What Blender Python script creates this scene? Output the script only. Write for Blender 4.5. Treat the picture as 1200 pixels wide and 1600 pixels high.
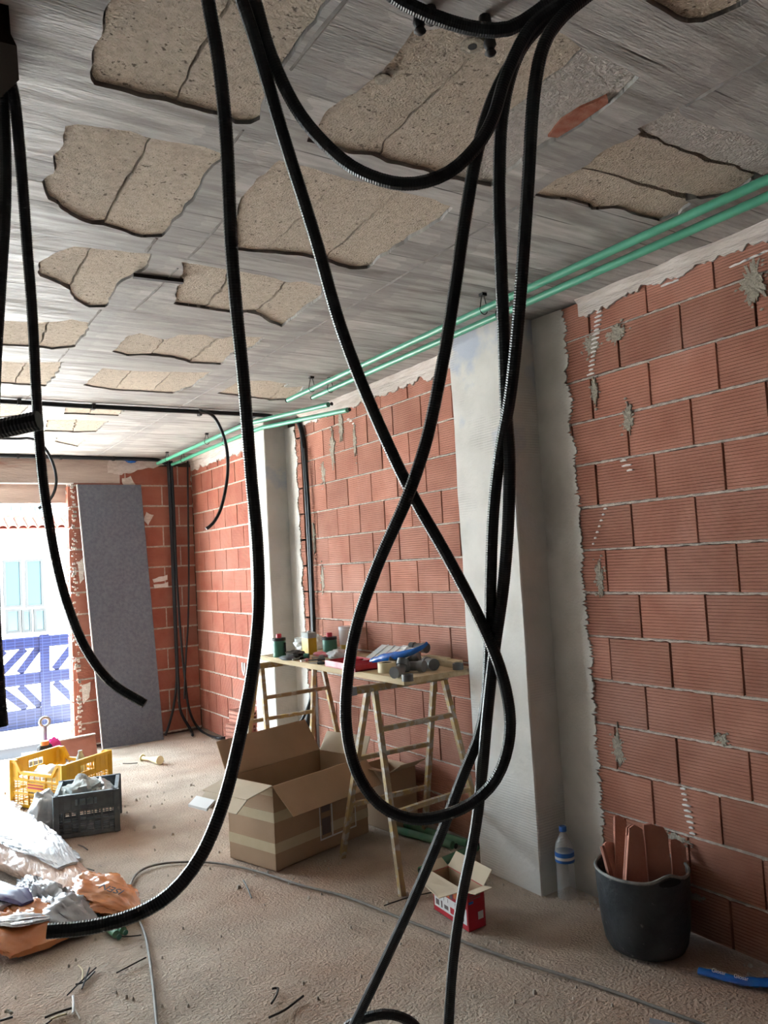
import bpy, math, random
from mathutils import Vector, Matrix, noise
from mathutils.geometry import delaunay_2d_cdt
random.seed(7)
V = Vector
S = bpy.context.scene
COL = S.collection
for o in list(bpy.data.objects): bpy.data.objects.remove(o)

# ------------------------------------------------------------------ camera
EYE = V((0, 0, 1.505)); FPX = 1219.0
YAW, PITCH, ROLL = math.radians(33.39), math.radians(3.61), math.radians(-3.18)
_f = V((math.sin(YAW)*math.cos(PITCH), math.cos(YAW)*math.cos(PITCH), math.sin(PITCH)))
_r = V((math.cos(YAW), -math.sin(YAW), 0)); _u = _r.cross(_f)
_r, _u = math.cos(ROLL)*_r+math.sin(ROLL)*_u, -math.sin(ROLL)*_r+math.cos(ROLL)*_u
cd = bpy.data.cameras.new('camera'); cam = bpy.data.objects.new('camera', cd); COL.objects.link(cam)
cd.sensor_fit = 'VERTICAL'; cd.sensor_height = 32.0; cd.lens = 32.0*FPX/1600.0; cd.clip_start = .02
M = Matrix((_r, _u, -_f)).transposed().to_4x4(); M.translation = EYE
cam.matrix_world = M; S.camera = cam
def ray(px, py): return _f+(px-600)/FPX*_r-(py-800)/FPX*_u
def at(px, py, ax, val):            # the point of the photograph's ray on a plane of the room
    d = ray(px, py); return EYE+d*((val-EYE[ax])/d[ax])
def pd(px, py, d): return EYE+ray(px, py)*d   # the point at a given distance
def fl(px, py, z=0.0): return at(px, py, 2, z)

# ------------------------------------------------------------------ light
W = bpy.data.worlds.new('sky'); S.world = W; W.use_nodes = True
bg = W.node_tree.nodes['Background']; bg.inputs[0].default_value = (.74, .90, 1.0, 1); bg.inputs[1].default_value = 4.0
sd = bpy.data.lights.new('sun', 'SUN'); sd.energy = 14.0; sd.angle = .01; sd.color = (1, .97, .90)
so = bpy.data.objects.new('sun', sd); COL.objects.link(so)
so.rotation_euler = V((-.25, -.36, -.90)).to_track_quat('-Z', 'Y').to_euler()
vs = S.view_settings; vs.view_transform = 'Standard'; vs.look = 'None'; vs.gamma = 1; vs.use_curve_mapping = False
vs.exposure = 2.65
for nm, loc, rot, sx, sz in (('opening_portal', (-.35, 7.46, 1.1), (math.radians(-90), 0, 0), 3.7, 2.2),):
    pl = bpy.data.lights.new(nm, 'AREA'); pl.shape = 'RECTANGLE'; pl.size = sx; pl.size_y = sz; pl.cycles.is_portal = True
    po = bpy.data.objects.new(nm, pl); COL.objects.link(po); po.location = loc; po.rotation_euler = rot

# ------------------------------------------------------------------ materials
MT = {}
def mat(name, c1, c2=None, rough=.8, scale=8, bump=0, bscale=60, rnd=0, metal=0, stretch=(1, 1, 1), lo=.35, hi=.65,
        trans=0, alpha=1, c3=None, s3=3, lo3=.55, hi3=.65, ior=1.45, coat=0, detail=6, bd=.01, spec=.5):
    m = bpy.data.materials.new(name); m.use_nodes = True; nt = m.node_tree; N = nt.nodes; L = nt.links
    p = N['Principled BSDF']
    def n(t, **k):
        x = N.new(t)
        for a, b in k.items(): setattr(x, a, b)
        return x
    g = n('ShaderNodeNewGeometry'); mp = n('ShaderNodeMapping'); mp.inputs['Scale'].default_value = stretch
    L.new(g.outputs['Position'], mp.inputs['Vector'])
    def nz(sc, det=detail):
        x = n('ShaderNodeTexNoise'); x.inputs['Scale'].default_value = sc; x.inputs['Detail'].default_value = det
        L.new(mp.outputs[0], x.inputs['Vector']); return x.outputs['Fac']
    def mr(src, a, b):
        x = n('ShaderNodeMapRange'); x.inputs['From Min'].default_value = a; x.inputs['From Max'].default_value = b
        L.new(src, x.inputs['Value']); return x.outputs[0]
    def mix(fac, a, b):
        x = n('ShaderNodeMix', data_type='RGBA')
        if isinstance(fac, float): x.inputs[0].default_value = fac
        else: L.new(fac, x.inputs[0])
        for i, c in ((6, a), (7, b)):
            if isinstance(c, tuple): x.inputs[i].default_value = (*c, 1)
            else: L.new(c, x.inputs[i])
        return x.outputs[2]
    col = c1
    if c2: col = mix(mr(nz(scale), lo, hi), c1, c2)
    if c3: col = mix(mr(nz(s3), lo3, hi3), col, c3)
    if rnd:
        oi = n('ShaderNodeObjectInfo'); hs = n('ShaderNodeHueSaturation')
        L.new(mr(oi.outputs['Random'], 0, 1), hs.inputs['Value'])
        x = n('ShaderNodeMapRange'); x.inputs['To Min'].default_value = 1-rnd; x.inputs['To Max'].default_value = 1+rnd
        L.new(oi.outputs['Random'], x.inputs['Value']); L.new(x.outputs[0], hs.inputs['Value'])
        if isinstance(col, tuple): hs.inputs['Color'].default_value = (*col, 1)
        else: L.new(col, hs.inputs['Color'])
        col = hs.outputs[0]
    if isinstance(col, tuple): p.inputs['Base Color'].default_value = (*col, 1)
    else: L.new(col, p.inputs['Base Color'])
    p.inputs['Roughness'].default_value = rough; p.inputs['Metallic'].default_value = metal; p.inputs['IOR'].default_value = ior
    p.inputs['Transmission Weight'].default_value = trans; p.inputs['Alpha'].default_value = alpha
    p.inputs['Coat Weight'].default_value = coat; p.inputs['Specular IOR Level'].default_value = spec
    if bump:
        b = n('ShaderNodeBump'); b.inputs['Strength'].default_value = bump; b.inputs['Distance'].default_value = bd
        L.new(nz(bscale, 5), b.inputs['Height']); L.new(b.outputs[0], p.inputs['Normal'])
    m['n'] = 1; MT[name] = m
    return m, nt, p, n, L, nz, mr, mix, g, col
mat('brick_red', (.31, .095, .062), (.38, .14, .095), .85, 5, .25, 180, rnd=.12, c3=(.36, .16, .12), s3=1.7, lo3=.5, hi3=.75)
mat('brick', (.325, .130, .085), (.40, .180, .124), .85, 5, .25, 180, rnd=.16, c3=(.48, .255, .195), s3=1.7, lo3=.5, hi3=.75)
mat('brick_dry', (.40, .165, .115), (.48, .22, .16), .85, 9, .25, 150, rnd=.1)
mat('mortar', (.42, .36, .31), (.60, .54, .48), .9, 40, .8, 130)
mat('mortar_back', (.07, .048, .04), (.11, .075, .06), .95, 20)
mat('smear', (.56, .50, .46), (.70, .65, .61), .9, 20, .8, 60, stretch=(1, .35, 3))
mat('smear_grey', (.30, .27, .22), (.42, .38, .31), .95, 60, 1, 120)
mat('white_smear', (.72, .69, .66), (.82, .80, .78), .9, 60, .6, 120)
mat('plaster', (.60, .585, .55), (.72, .70, .665), .85, 6, .25, 90, c3=(.52, .50, .47), s3=2.2)
mat('plaster_pink', (.44, .36, .32), (.54, .46, .41), .9, 6, .5, 40, stretch=(.4, 1, 3), c3=(.36, .20, .16), s3=3.2, lo3=.62, hi3=.7)
mat('floor', (.41, .33, .262), (.58, .485, .395), .95, 3.5, 1, 95, c3=(.44, .295, .215), s3=.9, lo3=.46, hi3=.68, bd=.016)
mat('dim_wall', (.16, .14, .12), (.20, .17, .15), .9, 3)
mat('block', (.44, .37, .29), (.56, .48, .385), .95, 60, 1, 170, rnd=.07, bd=.014, c3=(.15, .12, .09), s3=75, lo3=.62, hi3=.69)
mat('block_grey', (.38, .35, .32), (.50, .47, .43), .95, 60, 1, 130, bd=.014)
mat('ceiling_brick', (.30, .09, .05), (.36, .15, .10), .95, 40, 1, 120)
mat('seam', (.17, .16, .15), (.26, .25, .24), .95, 30)
mat('slab', (.10, .09, .08), None, .95)
mat('conduit', (.006, .009, .013), None, .36, spec=.45)
mat('cable', (.17, .155, .14), (.23, .21, .19), .6, 40)
mat('green_pipe', (.07, .31, .20), (.09, .36, .24), .32, 6)
mat('green_pipe_dusty', (.06, .22, .12), (.13, .24, .15), .6, 14)
mat('cardboard', (.40, .27, .17), (.45, .31, .20), .85, 5, .1, 90)
mat('cardboard_pale', (.52, .43, .31), (.58, .48, .36), .85, 6)
mat('tape', (.55, .46, .30), (.58, .49, .33), .35, 20)
mat('white', (.74, .74, .74), None, .5)
mat('print_dark', (.16, .12, .12), None, .6)
mat('print_orange', (.72, .22, .06), None, .6)
mat('yellow', (.80, .43, .015), (.72, .38, .02), .45, 12)
mat('crate_grey', (.075, .09, .105), (.13, .15, .165), .6, 14, c3=(.25, .25, .25), s3=16, lo3=.62, hi3=.72)
mat('rag', (.34, .38, .37), (.50, .52, .50), .85, 9, .4, 60)
mat('bag_film', (.42, .45, .47), (.55, .57, .58), .3, 12, .3, 40, coat=.5)
mat('orange_film', (.66, .40, .29), (.72, .52, .42), .27, 4, .45, 26, coat=.6, stretch=(3, .7, 1))
mat('orange_deep', (.62, .20, .06), (.68, .27, .10), .25, 8, .3, 30, coat=.6)
mat('white_film', (.62, .66, .72), (.74, .76, .80), .22, 5, .5, 22, coat=.7, stretch=(3, .7, 1))
mat('silver_film', (.27, .28, .30), (.42, .43, .46), .25, 9, .5, 30, coat=.5)
mat('violet_film', (.05, .04, .15), None, .3)
mat('trestle', (.42, .29, .10), (.30, .22, .15), .6, 18, .2, 90, c3=(.42, .38, .33), s3=24, lo3=.52, hi3=.6)
mat('wood', (.45, .34, .20), (.55, .44, .28), .85, 7, .3, 60, stretch=(4, .5, 4), c3=(.26, .20, .14), s3=9, lo3=.6, hi3=.72)
mat('rubber', (.012, .016, .021), (.04, .045, .05), .42, 9, .25, 60, c3=(.22, .22, .21), s3=30, lo3=.66, hi3=.76)
mat('rubber_rim', (.30, .30, .28), (.12, .12, .12), .6, 20)
mat('clear', (.86, .90, .92), None, .06, alpha=.28, spec=.8)
mat('clear_film', (.72, .76, .75), None, .25, alpha=.55)
mat('blue_label', (.02, .13, .48), None, .5)
mat('blue_film', (.005, .10, .46), (.01, .16, .58), .22, 20, .3, 60, coat=.5)
mat('red', (.45, .015, .03), (.50, .03, .05), .4, 9)
mat('red_pink', (.62, .16, .20), (.70, .30, .33), .5, 12)
mat('pvc', (.10, .105, .105), (.14, .145, .145), .38, 10)
mat('pvc_hole', (.01, .01, .01), None, .8)
mat('can_green', (.04, .17, .12), (.06, .22, .16), .35, 12)
mat('metal', (.45, .45, .44), None, .35, metal=.8)
mat('dark', (.02, .02, .022), None, .6)
mat('dark_brown', (.025, .017, .012), (.05, .038, .03), .7, 20)
mat('can_yellow', (.62, .40, .03), (.66, .45, .05), .4, 9)
mat('cream', (.72, .62, .40), None, .5)
mat('board_grey', (.095, .11, .145), (.135, .15, .185), .8, 40, .3, 120, detail=8)
mat('board_edge', (.55, .55, .55), None, .8)
mat('grey_metal', (.28, .30, .33), None, .5)
mat('rail_grey', (.04, .045, .055), None, .6)
mat('blur_box', (.014, .009, .006), None, 1.0, spec=.05)
mat('facade', (.88, .87, .84), None, .9)
mat('roof_tile', (.20, .035, .02), (.26, .06, .04), .8, 5)
mat('pane', (.006, .035, .045), None, .15)
mat('frame_beige', (.016, .015, .0135), None, .6)
mat('ground', (.66, .64, .62), (.72, .70, .68), .9, 2)
mat('pink', (.70, .06, .35), None, .8)
mat('stone', (.42, .36, .30), (.52, .46, .40), .95, 40)
mat('pale_yellow', (.78, .68, .40), None, .5)
mat('lamp', (.30, .31, .32), None, .5)
mat('hedge', (.05, .09, .10), None, .8)

def ceiling_material():
    m, nt, p, n, L, nz, mr, mix, g, col = mat('concrete', (.30, .29, .275), (.44, .43, .415), .55, 5, stretch=(1, 7, 1), c3=(.20, .19, .175), s3=2.2, lo3=.5, hi3=.72)
    sep = n('ShaderNodeSeparateXYZ'); L.new(g.outputs['Position'], sep.inputs[0])
    def ma(op, a, b=None, c=None):
        x = n('ShaderNodeMath', operation=op)
        for i, q in enumerate((a, b, c)):
            if q is None: continue
            if isinstance(q, (int, float)): x.inputs[i].default_value = q
            else: L.new(q, x.inputs[i])
        return x.outputs[0]
    wob = nz(1.3)
    y = ma('ADD', sep.outputs[1], ma('MULTIPLY', wob, .02))
    fr = ma('FRACT', ma('DIVIDE', y, .118))
    line = ma('LESS_THAN', fr, .045)
    brk = mr(nz(3.1), .45, .6)
    ln = ma('MULTIPLY', line, brk)
    cell = n('ShaderNodeTexWhiteNoise', noise_dimensions='1D'); L.new(ma('FLOOR', ma('DIVIDE', y, .118)), cell.inputs['W'])
    tone = mr(cell.outputs['Value'], 0, 1)
    hs = n('ShaderNodeHueSaturation'); L.new(col, hs.inputs['Color'])
    L.new(ma('ADD', ma('MULTIPLY', tone, .4), .78), hs.inputs['Value'])
    c = mix(ln, hs.outputs[0], (.10, .095, .09))
    # cast ribs of darker, smoother cement run along the room
    ribs = ma('LESS_THAN', ma('ABSOLUTE', ma('SUBTRACT', ma('FLOORED_MODULO', ma('ADD', sep.outputs[0], ma('MULTIPLY', nz(2.7), .12)), .94), .85)), .085)
    c = mix(ma('MULTIPLY', ribs, .45), c, (.24, .235, .23))
    L.new(c, p.inputs['Base Color'])
    b = n('ShaderNodeBump'); b.inputs['Strength'].default_value = .5; b.inputs['Distance'].default_value = .008
    L.new(ma('SUBTRACT', ma('ADD', nz(26), ma('MULTIPLY', tone, .3)), ma('MULTIPLY', ln, 1.5)), b.inputs['Height']); L.new(b.outputs[0], p.inputs['Normal'])
    L.new(mr(nz(4.4), .3, .7), p.inputs['Roughness'])
    x = n('ShaderNodeMapRange'); x.inputs['From Min'].default_value = .3; x.inputs['From Max'].default_value = .7
    x.inputs['To Min'].default_value = .38; x.inputs['To Max'].default_value = .8; L.new(nz(4.4), x.inputs['Value']); L.new(x.outputs[0], p.inputs['Roughness'])
ceiling_material()
def comb_material():                 # tile adhesive combed level by level, with bluish patches of primer
    m, nt, p, n, L, nz, mr, mix, g, col = mat('combed', (.60, .585, .55), (.71, .69, .655), .85, 5, c3=(.66, .65, .62), s3=2)
    sep = n('ShaderNodeSeparateXYZ'); L.new(g.outputs['Position'], sep.inputs[0])
    w = n('ShaderNodeTexWave', bands_direction='Z'); w.inputs['Scale'].default_value = 26; w.inputs['Distortion'].default_value = .8
    L.new(g.outputs['Position'], w.inputs['Vector'])
    k = mr(nz(2.4), .53, .66)
    mu = n('ShaderNodeMath', operation='MULTIPLY'); L.new(mr(w.outputs['Fac'], 0, .35), mu.inputs[0]); mu.inputs[1].default_value = 1
    inv = n('ShaderNodeMath', operation='SUBTRACT'); inv.inputs[0].default_value = 1; L.new(mu.outputs[0], inv.inputs[1])
    m2 = n('ShaderNodeMath', operation='MULTIPLY'); L.new(inv.outputs[0], m2.inputs[0]); L.new(k, m2.inputs[1])
    m3 = n('ShaderNodeMath', operation='MULTIPLY'); L.new(m2.outputs[0], m3.inputs[0]); m3.inputs[1].default_value = .4
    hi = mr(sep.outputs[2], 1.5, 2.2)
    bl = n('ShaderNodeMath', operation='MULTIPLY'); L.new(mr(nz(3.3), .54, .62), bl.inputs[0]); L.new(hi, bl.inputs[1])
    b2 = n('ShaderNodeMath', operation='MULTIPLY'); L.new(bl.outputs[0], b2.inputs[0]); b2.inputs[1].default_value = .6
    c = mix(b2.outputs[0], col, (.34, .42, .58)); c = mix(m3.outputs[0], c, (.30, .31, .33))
    L.new(c, p.inputs['Base Color'])
    b = n('ShaderNodeBump'); b.inputs['Strength'].default_value = .5; b.inputs['Distance'].default_value = .006
    ad = n('ShaderNodeMath', operation='ADD'); L.new(nz(40), ad.inputs[0]); L.new(m2.outputs[0], ad.inputs[1])
    b.invert = True; L.new(ad.outputs[0], b.inputs['Height']); L.new(b.outputs[0], p.inputs['Normal'])
comb_material()
def azulejo_material():              # blue glazed bars with a fine white grid
    m, nt, p, n, L, nz, mr, mix, g, col = mat('blue_tile', (.03, .08, .55), (.05, .16, .70), .4, 3)
    br = n('ShaderNodeTexBrick'); br.inputs['Scale'].default_value = 1; br.inputs['Brick Width'].default_value = .09; br.inputs['Row Height'].default_value = .032
    br.inputs['Mortar Size'].default_value = .0022; br.offset = 0
    sep = n('ShaderNodeSeparateXYZ'); L.new(g.outputs['Position'], sep.inputs[0]); cb = n('ShaderNodeCombineXYZ')
    L.new(sep.outputs[0], cb.inputs[0]); L.new(sep.outputs[2], cb.inputs[1]); L.new(cb.outputs[0], br.inputs['Vector'])
    br.inputs['Mortar'].default_value = (.02, .034, .11, 1); br.inputs['Color1'].default_value = (.001, .003, .028, 1); br.inputs['Color2'].default_value = (.0012, .006, .042, 1)
    L.new(br.outputs['Color'], p.inputs['Base Color'])
azulejo_material()

# ------------------------------------------------------------------ mesh helpers
WL = {}                                            # world position of every object's origin
def link(o, parent=None, w=V((0, 0, 0))):
    COL.objects.link(o); WL[o] = V(w)
    if parent is not None: o.parent = parent; o.location = V(w)-WL[parent]
    else: o.location = w
    return o
def tag(o, label=None, cat=None, group=None, kind=None):
    if label: o['label'] = label
    if cat: o['category'] = cat
    if group: o['group'] = group
    if kind: o['kind'] = kind
    return o
def thing(name, w, label, cat, group=None):
    o = bpy.data.objects.new(name, None); o.empty_display_size = .05
    return tag(link(o, None, w), label, cat, group)
def struct(o): o['kind'] = 'structure'; return o
def rootstruct(name, w=(0, 0, 0)):
    o = bpy.data.objects.new(name, None); o.empty_display_size = .05; return struct(link(o, None, w))
class MB:
    def __init__(s): s.v = []; s.f = []
    def add(s, vs, fs):
        k = len(s.v); s.v += [V(a) for a in vs]; s.f += [tuple(i+k for i in f) for f in fs]; return s
    def hexa(s, p):                                # 8 corners: bottom ring, top ring
        return s.add(p, [(3, 2, 1, 0), (4, 5, 6, 7), (0, 1, 5, 4), (1, 2, 6, 5), (2, 3, 7, 6), (3, 0, 4, 7)])
    def box(s, a, b):
        x0, y0, z0 = a; x1, y1, z1 = b
        return s.hexa([(x0, y0, z0), (x1, y0, z0), (x1, y1, z0), (x0, y1, z0), (x0, y0, z1), (x1, y0, z1), (x1, y1, z1), (x0, y1, z1)])
    def obox(s, o, a, b, c):                       # origin corner + three edge vectors
        o, a, b, c = V(o), V(a), V(b), V(c)
        return s.hexa([o, o+a, o+a+b, o+b, o+c, o+a+c, o+a+b+c, o+b+c])
    def bar(s, p, q, w, h=None, up=V((0, 0, 1))):
        p, q = V(p), V(q); h = h or w; d = (q-p).normalized()
        if abs(d.dot(up)) > .95: up = V((1, 0, 0))
        x = d.cross(up).normalized()*w/2; y = x.cross(d).normalized()*h/2
        return s.hexa([p-x-y, p+x-y, p+x+y, p-x+y, q-x-y, q+x-y, q+x+y, q-x+y])
    def rings(s, rs, caps=True, closed=False):
        n = len(rs[0]); k = len(s.v)
        for r in rs: s.v += [V(a) for a in r]
        m = len(rs)
        for i in range(m if closed else m-1):
            a, b = k+i*n, k+((i+1) % m)*n
            for j in range(n): s.f.append((a+j, a+(j+1) % n, b+(j+1) % n, b+j))
        if caps and not closed:
            s.f.append(tuple(k+j for j in reversed(range(n)))); s.f.append(tuple(k+(m-1)*n+j for j in range(n)))
        return s
    def lathe(s, prof, c=(0, 0, 0), n=20, axis=V((0, 0, 1)), caps=True, sx=1.0):
        axis = V(axis).normalized(); a = axis.orthogonal().normalized() if abs(axis.z) < .99 else V((1, 0, 0)); b = axis.cross(a)
        c = V(c)
        return s.rings([[c+axis*z+(a*math.cos(t*2*math.pi/n)*sx+b*math.sin(t*2*math.pi/n))*r for t in range(n)] for r, z in prof], caps)
    def tube(s, pts, r, n=8, caps=True):
        fr = frames(pts)
        return s.rings([[p+(x*math.cos(t*2*math.pi/n)+y*math.sin(t*2*math.pi/n))*(r(i) if callable(r) else r) for t in range(n)] for i, (p, x, y) in enumerate(fr)], caps)
    def prism(s, poly, ext):
        n = len(poly); e = V(ext); P = [V(p) for p in poly]
        return s.add(P+[p+e for p in P], [tuple(reversed(range(n))), tuple(range(n, 2*n))]+[(i, (i+1) % n, n+(i+1) % n, n+i) for i in range(n)])
    def build(s, name, m, parent=None, smooth=False, label=None, cat=None, group=None, kind=None, w=None):
        if w is None:
            lo = [min(v[i] for v in s.v) for i in range(3)]; hi = [max(v[i] for v in s.v) for i in range(3)]
            w = V(((lo[0]+hi[0])/2, (lo[1]+hi[1])/2, lo[2]))
        me = bpy.data.meshes.new(name); me.from_pydata([v-w for v in s.v], [], s.f); me.update()
        me.materials.append(MT[m])
        if smooth: me.polygons.foreach_set('use_smooth', [True]*len(me.polygons))
        import bmesh
        bm = bmesh.new(); bm.from_mesh(me); bmesh.ops.recalc_face_normals(bm, faces=bm.faces); bm.to_mesh(me); bm.free()
        if smooth: me.set_sharp_from_angle(angle=math.radians(50))
        return tag(link(bpy.data.objects.new(name, me), parent, w), label, cat, group, kind)
def spline(pts, step=.02):
    P = [V(p) for p in pts]; P = [P[0]*2-P[1]]+P+[P[-1]*2-P[-2]]; out = []
    for i in range(1, len(P)-2):
        a, b, c, d = P[i-1:i+3]; n = max(2, int((c-b).length/step))
        for k in range(n):
            t = k/n; out.append(.5*((2*b)+(c-a)*t+(2*a-5*b+4*c-d)*t*t+(3*b-a-3*c+d)*t**3))
    out.append(P[-2]); return out
def resample(pts, step):
    out = [pts[0]]; need = step
    for a, b in zip(pts, pts[1:]):
        l = (b-a).length; pos = 0
        while l-pos >= need: pos += need; out.append(a+(b-a)*(pos/l)); need = step
        need -= l-pos
    return out
def frames(pts):
    P = [V(p) for p in pts]; d0 = (P[1]-P[0]).normalized(); x = d0.orthogonal().normalized(); out = []
    for i, p in enumerate(P):
        d = (P[min(i+1, len(P)-1)]-P[max(i-1, 0)]).normalized()
        x = (x-d*x.dot(d)).normalized(); out.append((p, x, d.cross(x)))
    return out
def nse(p, s=1.0): return noise.noise(V(p)*s)
def rough_poly(P, seg=.02, amp=.008, fs=14, seed=0):
    out = []
    for a, b in zip(P, P[1:]+P[:1]):
        n = max(1, int((b-a).length/seg))
        for k in range(n):
            q = a.lerp(b, k/n); out.append(q+V((nse((q.x, q.y, q.z+seed), fs), nse((q.y, q.z+7+seed, q.x), fs), nse((q.z, q.x, q.y+3+seed), fs)))*amp)
    return out
def crumple(c, size, amp=.35, fs=2.2, seed=0, nu=22, nv=14, flat=True, R=None):
    mb = MB(); c = V(c); rs = []
    for i in range(nv+1):
        ph = math.pi*min(max(i/nv, .02), .98); r = []
        for j in range(nu):
            th = 2*math.pi*j/nu; d = V((math.sin(ph)*math.cos(th), math.sin(ph)*math.sin(th), -math.cos(ph)))
            k = 1+amp*nse(d*fs+V((seed*3.1, seed, 0)))+amp*.5*abs(nse(d*fs*2.7+V((0, seed*2.3, 1))))
            q = V((d.x*size[0]*k, d.y*size[1]*k, max(d.z, -.85 if flat else -2)*size[2]*k))
            if R: q = R @ q
            r.append(c+q)
        rs.append(r)
    zmin = min(v.z for r in rs for v in r)
    return mb.rings(rs)

XW, YB, H = 2.62, 7.35, 2.6

# ================================================================== the room
fb = MB(); nx, ny = 130, 270; x0, x1, y0, y1 = -2.6, 2.66, -5.1, 7.5
for j in range(ny+1):
    for i in range(nx+1):
        x = x0+(x1-x0)*i/nx; y = y0+(y1-y0)*j/ny
        k = .5+.5*nse((x, y, 0), 3.1); k2 = .5+.5*nse((x*.6-y*.5, y*1.6+x, 5), 9); smooth = .35 if x > 2.1-.02*y else 1
        fb.v.append(V((x, y, -.012*smooth*(k*.5+k2*.5))))
for j in range(ny):
    for i in range(nx): a = j*(nx+1)+i; fb.f.append((a, a+1, a+nx+2, a+nx+1))
struct(fb.build('floor', 'floor', smooth=True, w=V((0, 0, 0))))

# ---- ceiling: thin board-marked concrete skin broken open over the pale infill blocks
PATCH = [  # outlines of the exposed infill blocks
 [(137,112),(145,90),(160,45),(172,0),(190,-60),(398,-60),(362,0),(315,85),(272,162),(215,150),(150,135)],
 [(398,-60),(362,0),(315,85),(272,162),(340,180),(370,195),(395,193),(407,185),(417,145),(435,120),(455,90),(500,25),(520,0),(560,-60)],
 [(102,197),(125,197),(200,205),(237,217),(200,283),(162,350),(145,350),(110,337),(90,320),(72,312),(67,285),(82,272),(85,245),(97,227)],
 [(237,217),(280,225),(320,230),(347,240),(345,250),(327,270),(305,310),(280,340),(252,370),(220,371),(162,353),(200,284)],
 [(57,415),(80,397),(115,385),(145,387),(109,450),(85,442),(62,432)],
 [(145,387),(190,392),(235,397),(232,415),(210,430),(185,447),(165,480),(140,481),(117,467),(109,451)],
 [(-30,500),(20,502),(77,504),(61,542),(30,542),(-30,538)],
 [(77,504),(110,499),(142,505),(135,522),(117,542),(80,546),(61,543)],
 [(-30,562),(42,567),(22,600),(-30,597)], [(42,567),(100,565),(85,590),(70,604),(22,601)],
 [(-20,630),(48,632),(30,650),(-20,655)],
 [(500,190),(530,155),(555,142),(600,115),(645,50),(700,45),(767,67),(690,139),(603,225),(590,245),(545,240),(480,222)],
 [(767,67),(820,40),(870,50),(915,80),(850,135),(790,185),(745,230),(700,279),(650,265),(590,248),(603,225),(690,139)],
 [(915,82),(960,95),(1000,122),(975,145),(950,165),(910,195),(880,215),(835,240),(800,265),(765,292),(700,280),(745,231),(790,186),(850,137)],
 [(1000,-60),(1015,0),(1040,18),(1075,37),(1100,38),(1130,22),(1168,0),(1230,-60)],
 [(370,320),(395,285),(435,252),(480,260),(537,280),(470,345),(415,395),(370,392)],
 [(537,280),(590,285),(628,302),(570,350),(510,406),(470,400),(415,395),(470,345)],
 [(628,302),(670,310),(705,325),(690,345),(640,375),(600,400),(575,420),(545,422),(510,407),(570,351)],
 [(287,410),(320,415),(357,422),(352,447),(320,482),(295,479),(270,475),(280,445)],
 [(357,422),(380,425),(415,430),(446,440),(440,455),(400,488),(360,489),(320,483),(352,448)],
 [(446,443),(475,440),(505,447),(502,465),(480,480),(440,512),(415,500),(400,489),(441,456)],
 [(176,550),(200,525),(220,520),(257,532),(237,555),(200,556)],
 [(257,532),(280,523),(320,523),(341,532),(297,566),(270,560),(237,555)],
 [(341,532),(360,525),(415,527),(390,547),(360,555),(345,570),(297,567)],
 [(130,602),(160,575),(206,580),(178,610)], [(206,580),(271,581),(238,613),(178,610)], [(271,581),(330,582),(300,605),(270,615),(238,613)],
 [(103,634),(146,637),(139,648),(100,647)], [(146,637),(195,641),(185,650),(139,648)],
 [(75,656),(121,655),(114,675),(70,674)], [(121,656),(170,658),(150,675),(114,676)], [(85,690),(90,682),(140,684),(120,698)],
 [(1000,200),(1060,165),(1075,185),(1120,200),(1150,205),(1230,235),(1230,290),(1160,268),(1085,244),(1030,224)],
 [(905,265),(930,245),(960,225),(1000,212),(1030,225),(1085,245),(1180,276),(1140,305),(1095,310),(1035,300),(985,285),(940,272)],
 [(835,305),(870,280),(905,267),(940,273),(985,286),(1030,301),(1080,318),(1060,335),(1030,347),(1000,340),(960,325),(925,327),(895,312),(860,310)],
 [(340,615),(375,595),(420,595),(450,600),(422,625)], [(422,626),(440,607),(478,603),(455,625)],
]
ceil = rootstruct('ceiling', (0, 3, H))
polys = []
for P in PATCH:
    Q = [fl(x, y, H) for x, y in P]
    polys.append([q.to_2d() for q in rough_poly(Q, .018, .012, 17)])
def inside(p, poly):
    c = False; n = len(poly); j = n-1
    for i in range(n):
        a, b = poly[i], poly[j]
        if (a.y > p.y) != (b.y > p.y) and p.x < (b.x-a.x)*(p.y-a.y)/(b.y-a.y)+a.x: c = not c
        j = i
    return c
vs2 = [V((-2.7, -5.2)), V((2.75, -5.2)), V((2.75, 7.55)), V((-2.7, 7.55))]; ed = [(0, 1), (1, 2), (2, 3), (3, 0)]
for pl_ in polys:
    k = len(vs2); n = len(pl_); vs2 += pl_; ed += [(k+i, k+(i+1) % n) for i in range(n)]
ov, oe, of, *_ = delaunay_2d_cdt(vs2, ed, [], 0, 1e-5)
bbs = [(min(p.x for p in q), max(p.x for p in q), min(p.y for p in q), max(p.y for p in q)) for q in polys]
keep = []
for f in of:
    c = sum((ov[i] for i in f), V((0, 0)))/len(f)
    if any(b[0] <= c.x <= b[1] and b[2] <= c.y <= b[3] and inside(c, q) for b, q in zip(bbs, polys)): continue
    near = sum(1 for b, q in zip(bbs, polys) if b[0]-.03 < c.x < b[1]+.03 and b[2]-.03 < c.y < b[3]+.03 and min((p-c).length for p in q) < .02)
    if near < 2: keep.append(tuple(f))
cnt = {}
for f in keep:
    for a, b in zip(f, f[1:]+f[:1]): cnt.setdefault((min(a, b), max(a, b)), []).append((a, b))
cb = MB(); nv = len(ov)
cb.v = [V((p.x, p.y, H)) for p in ov]+[V((p.x, p.y, H+.03)) for p in ov]; cb.f = list(keep)
for e, l in cnt.items():
    if len(l) == 1: a, b = l[0]; cb.f.append((a, b, nv+b, nv+a))
cb.build('concrete_skin', 'concrete', ceil)
MB().box((-2.7, -5.2, H+.045), (2.75, 7.55, H+.2)).build('slab', 'slab', ceil)
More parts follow.
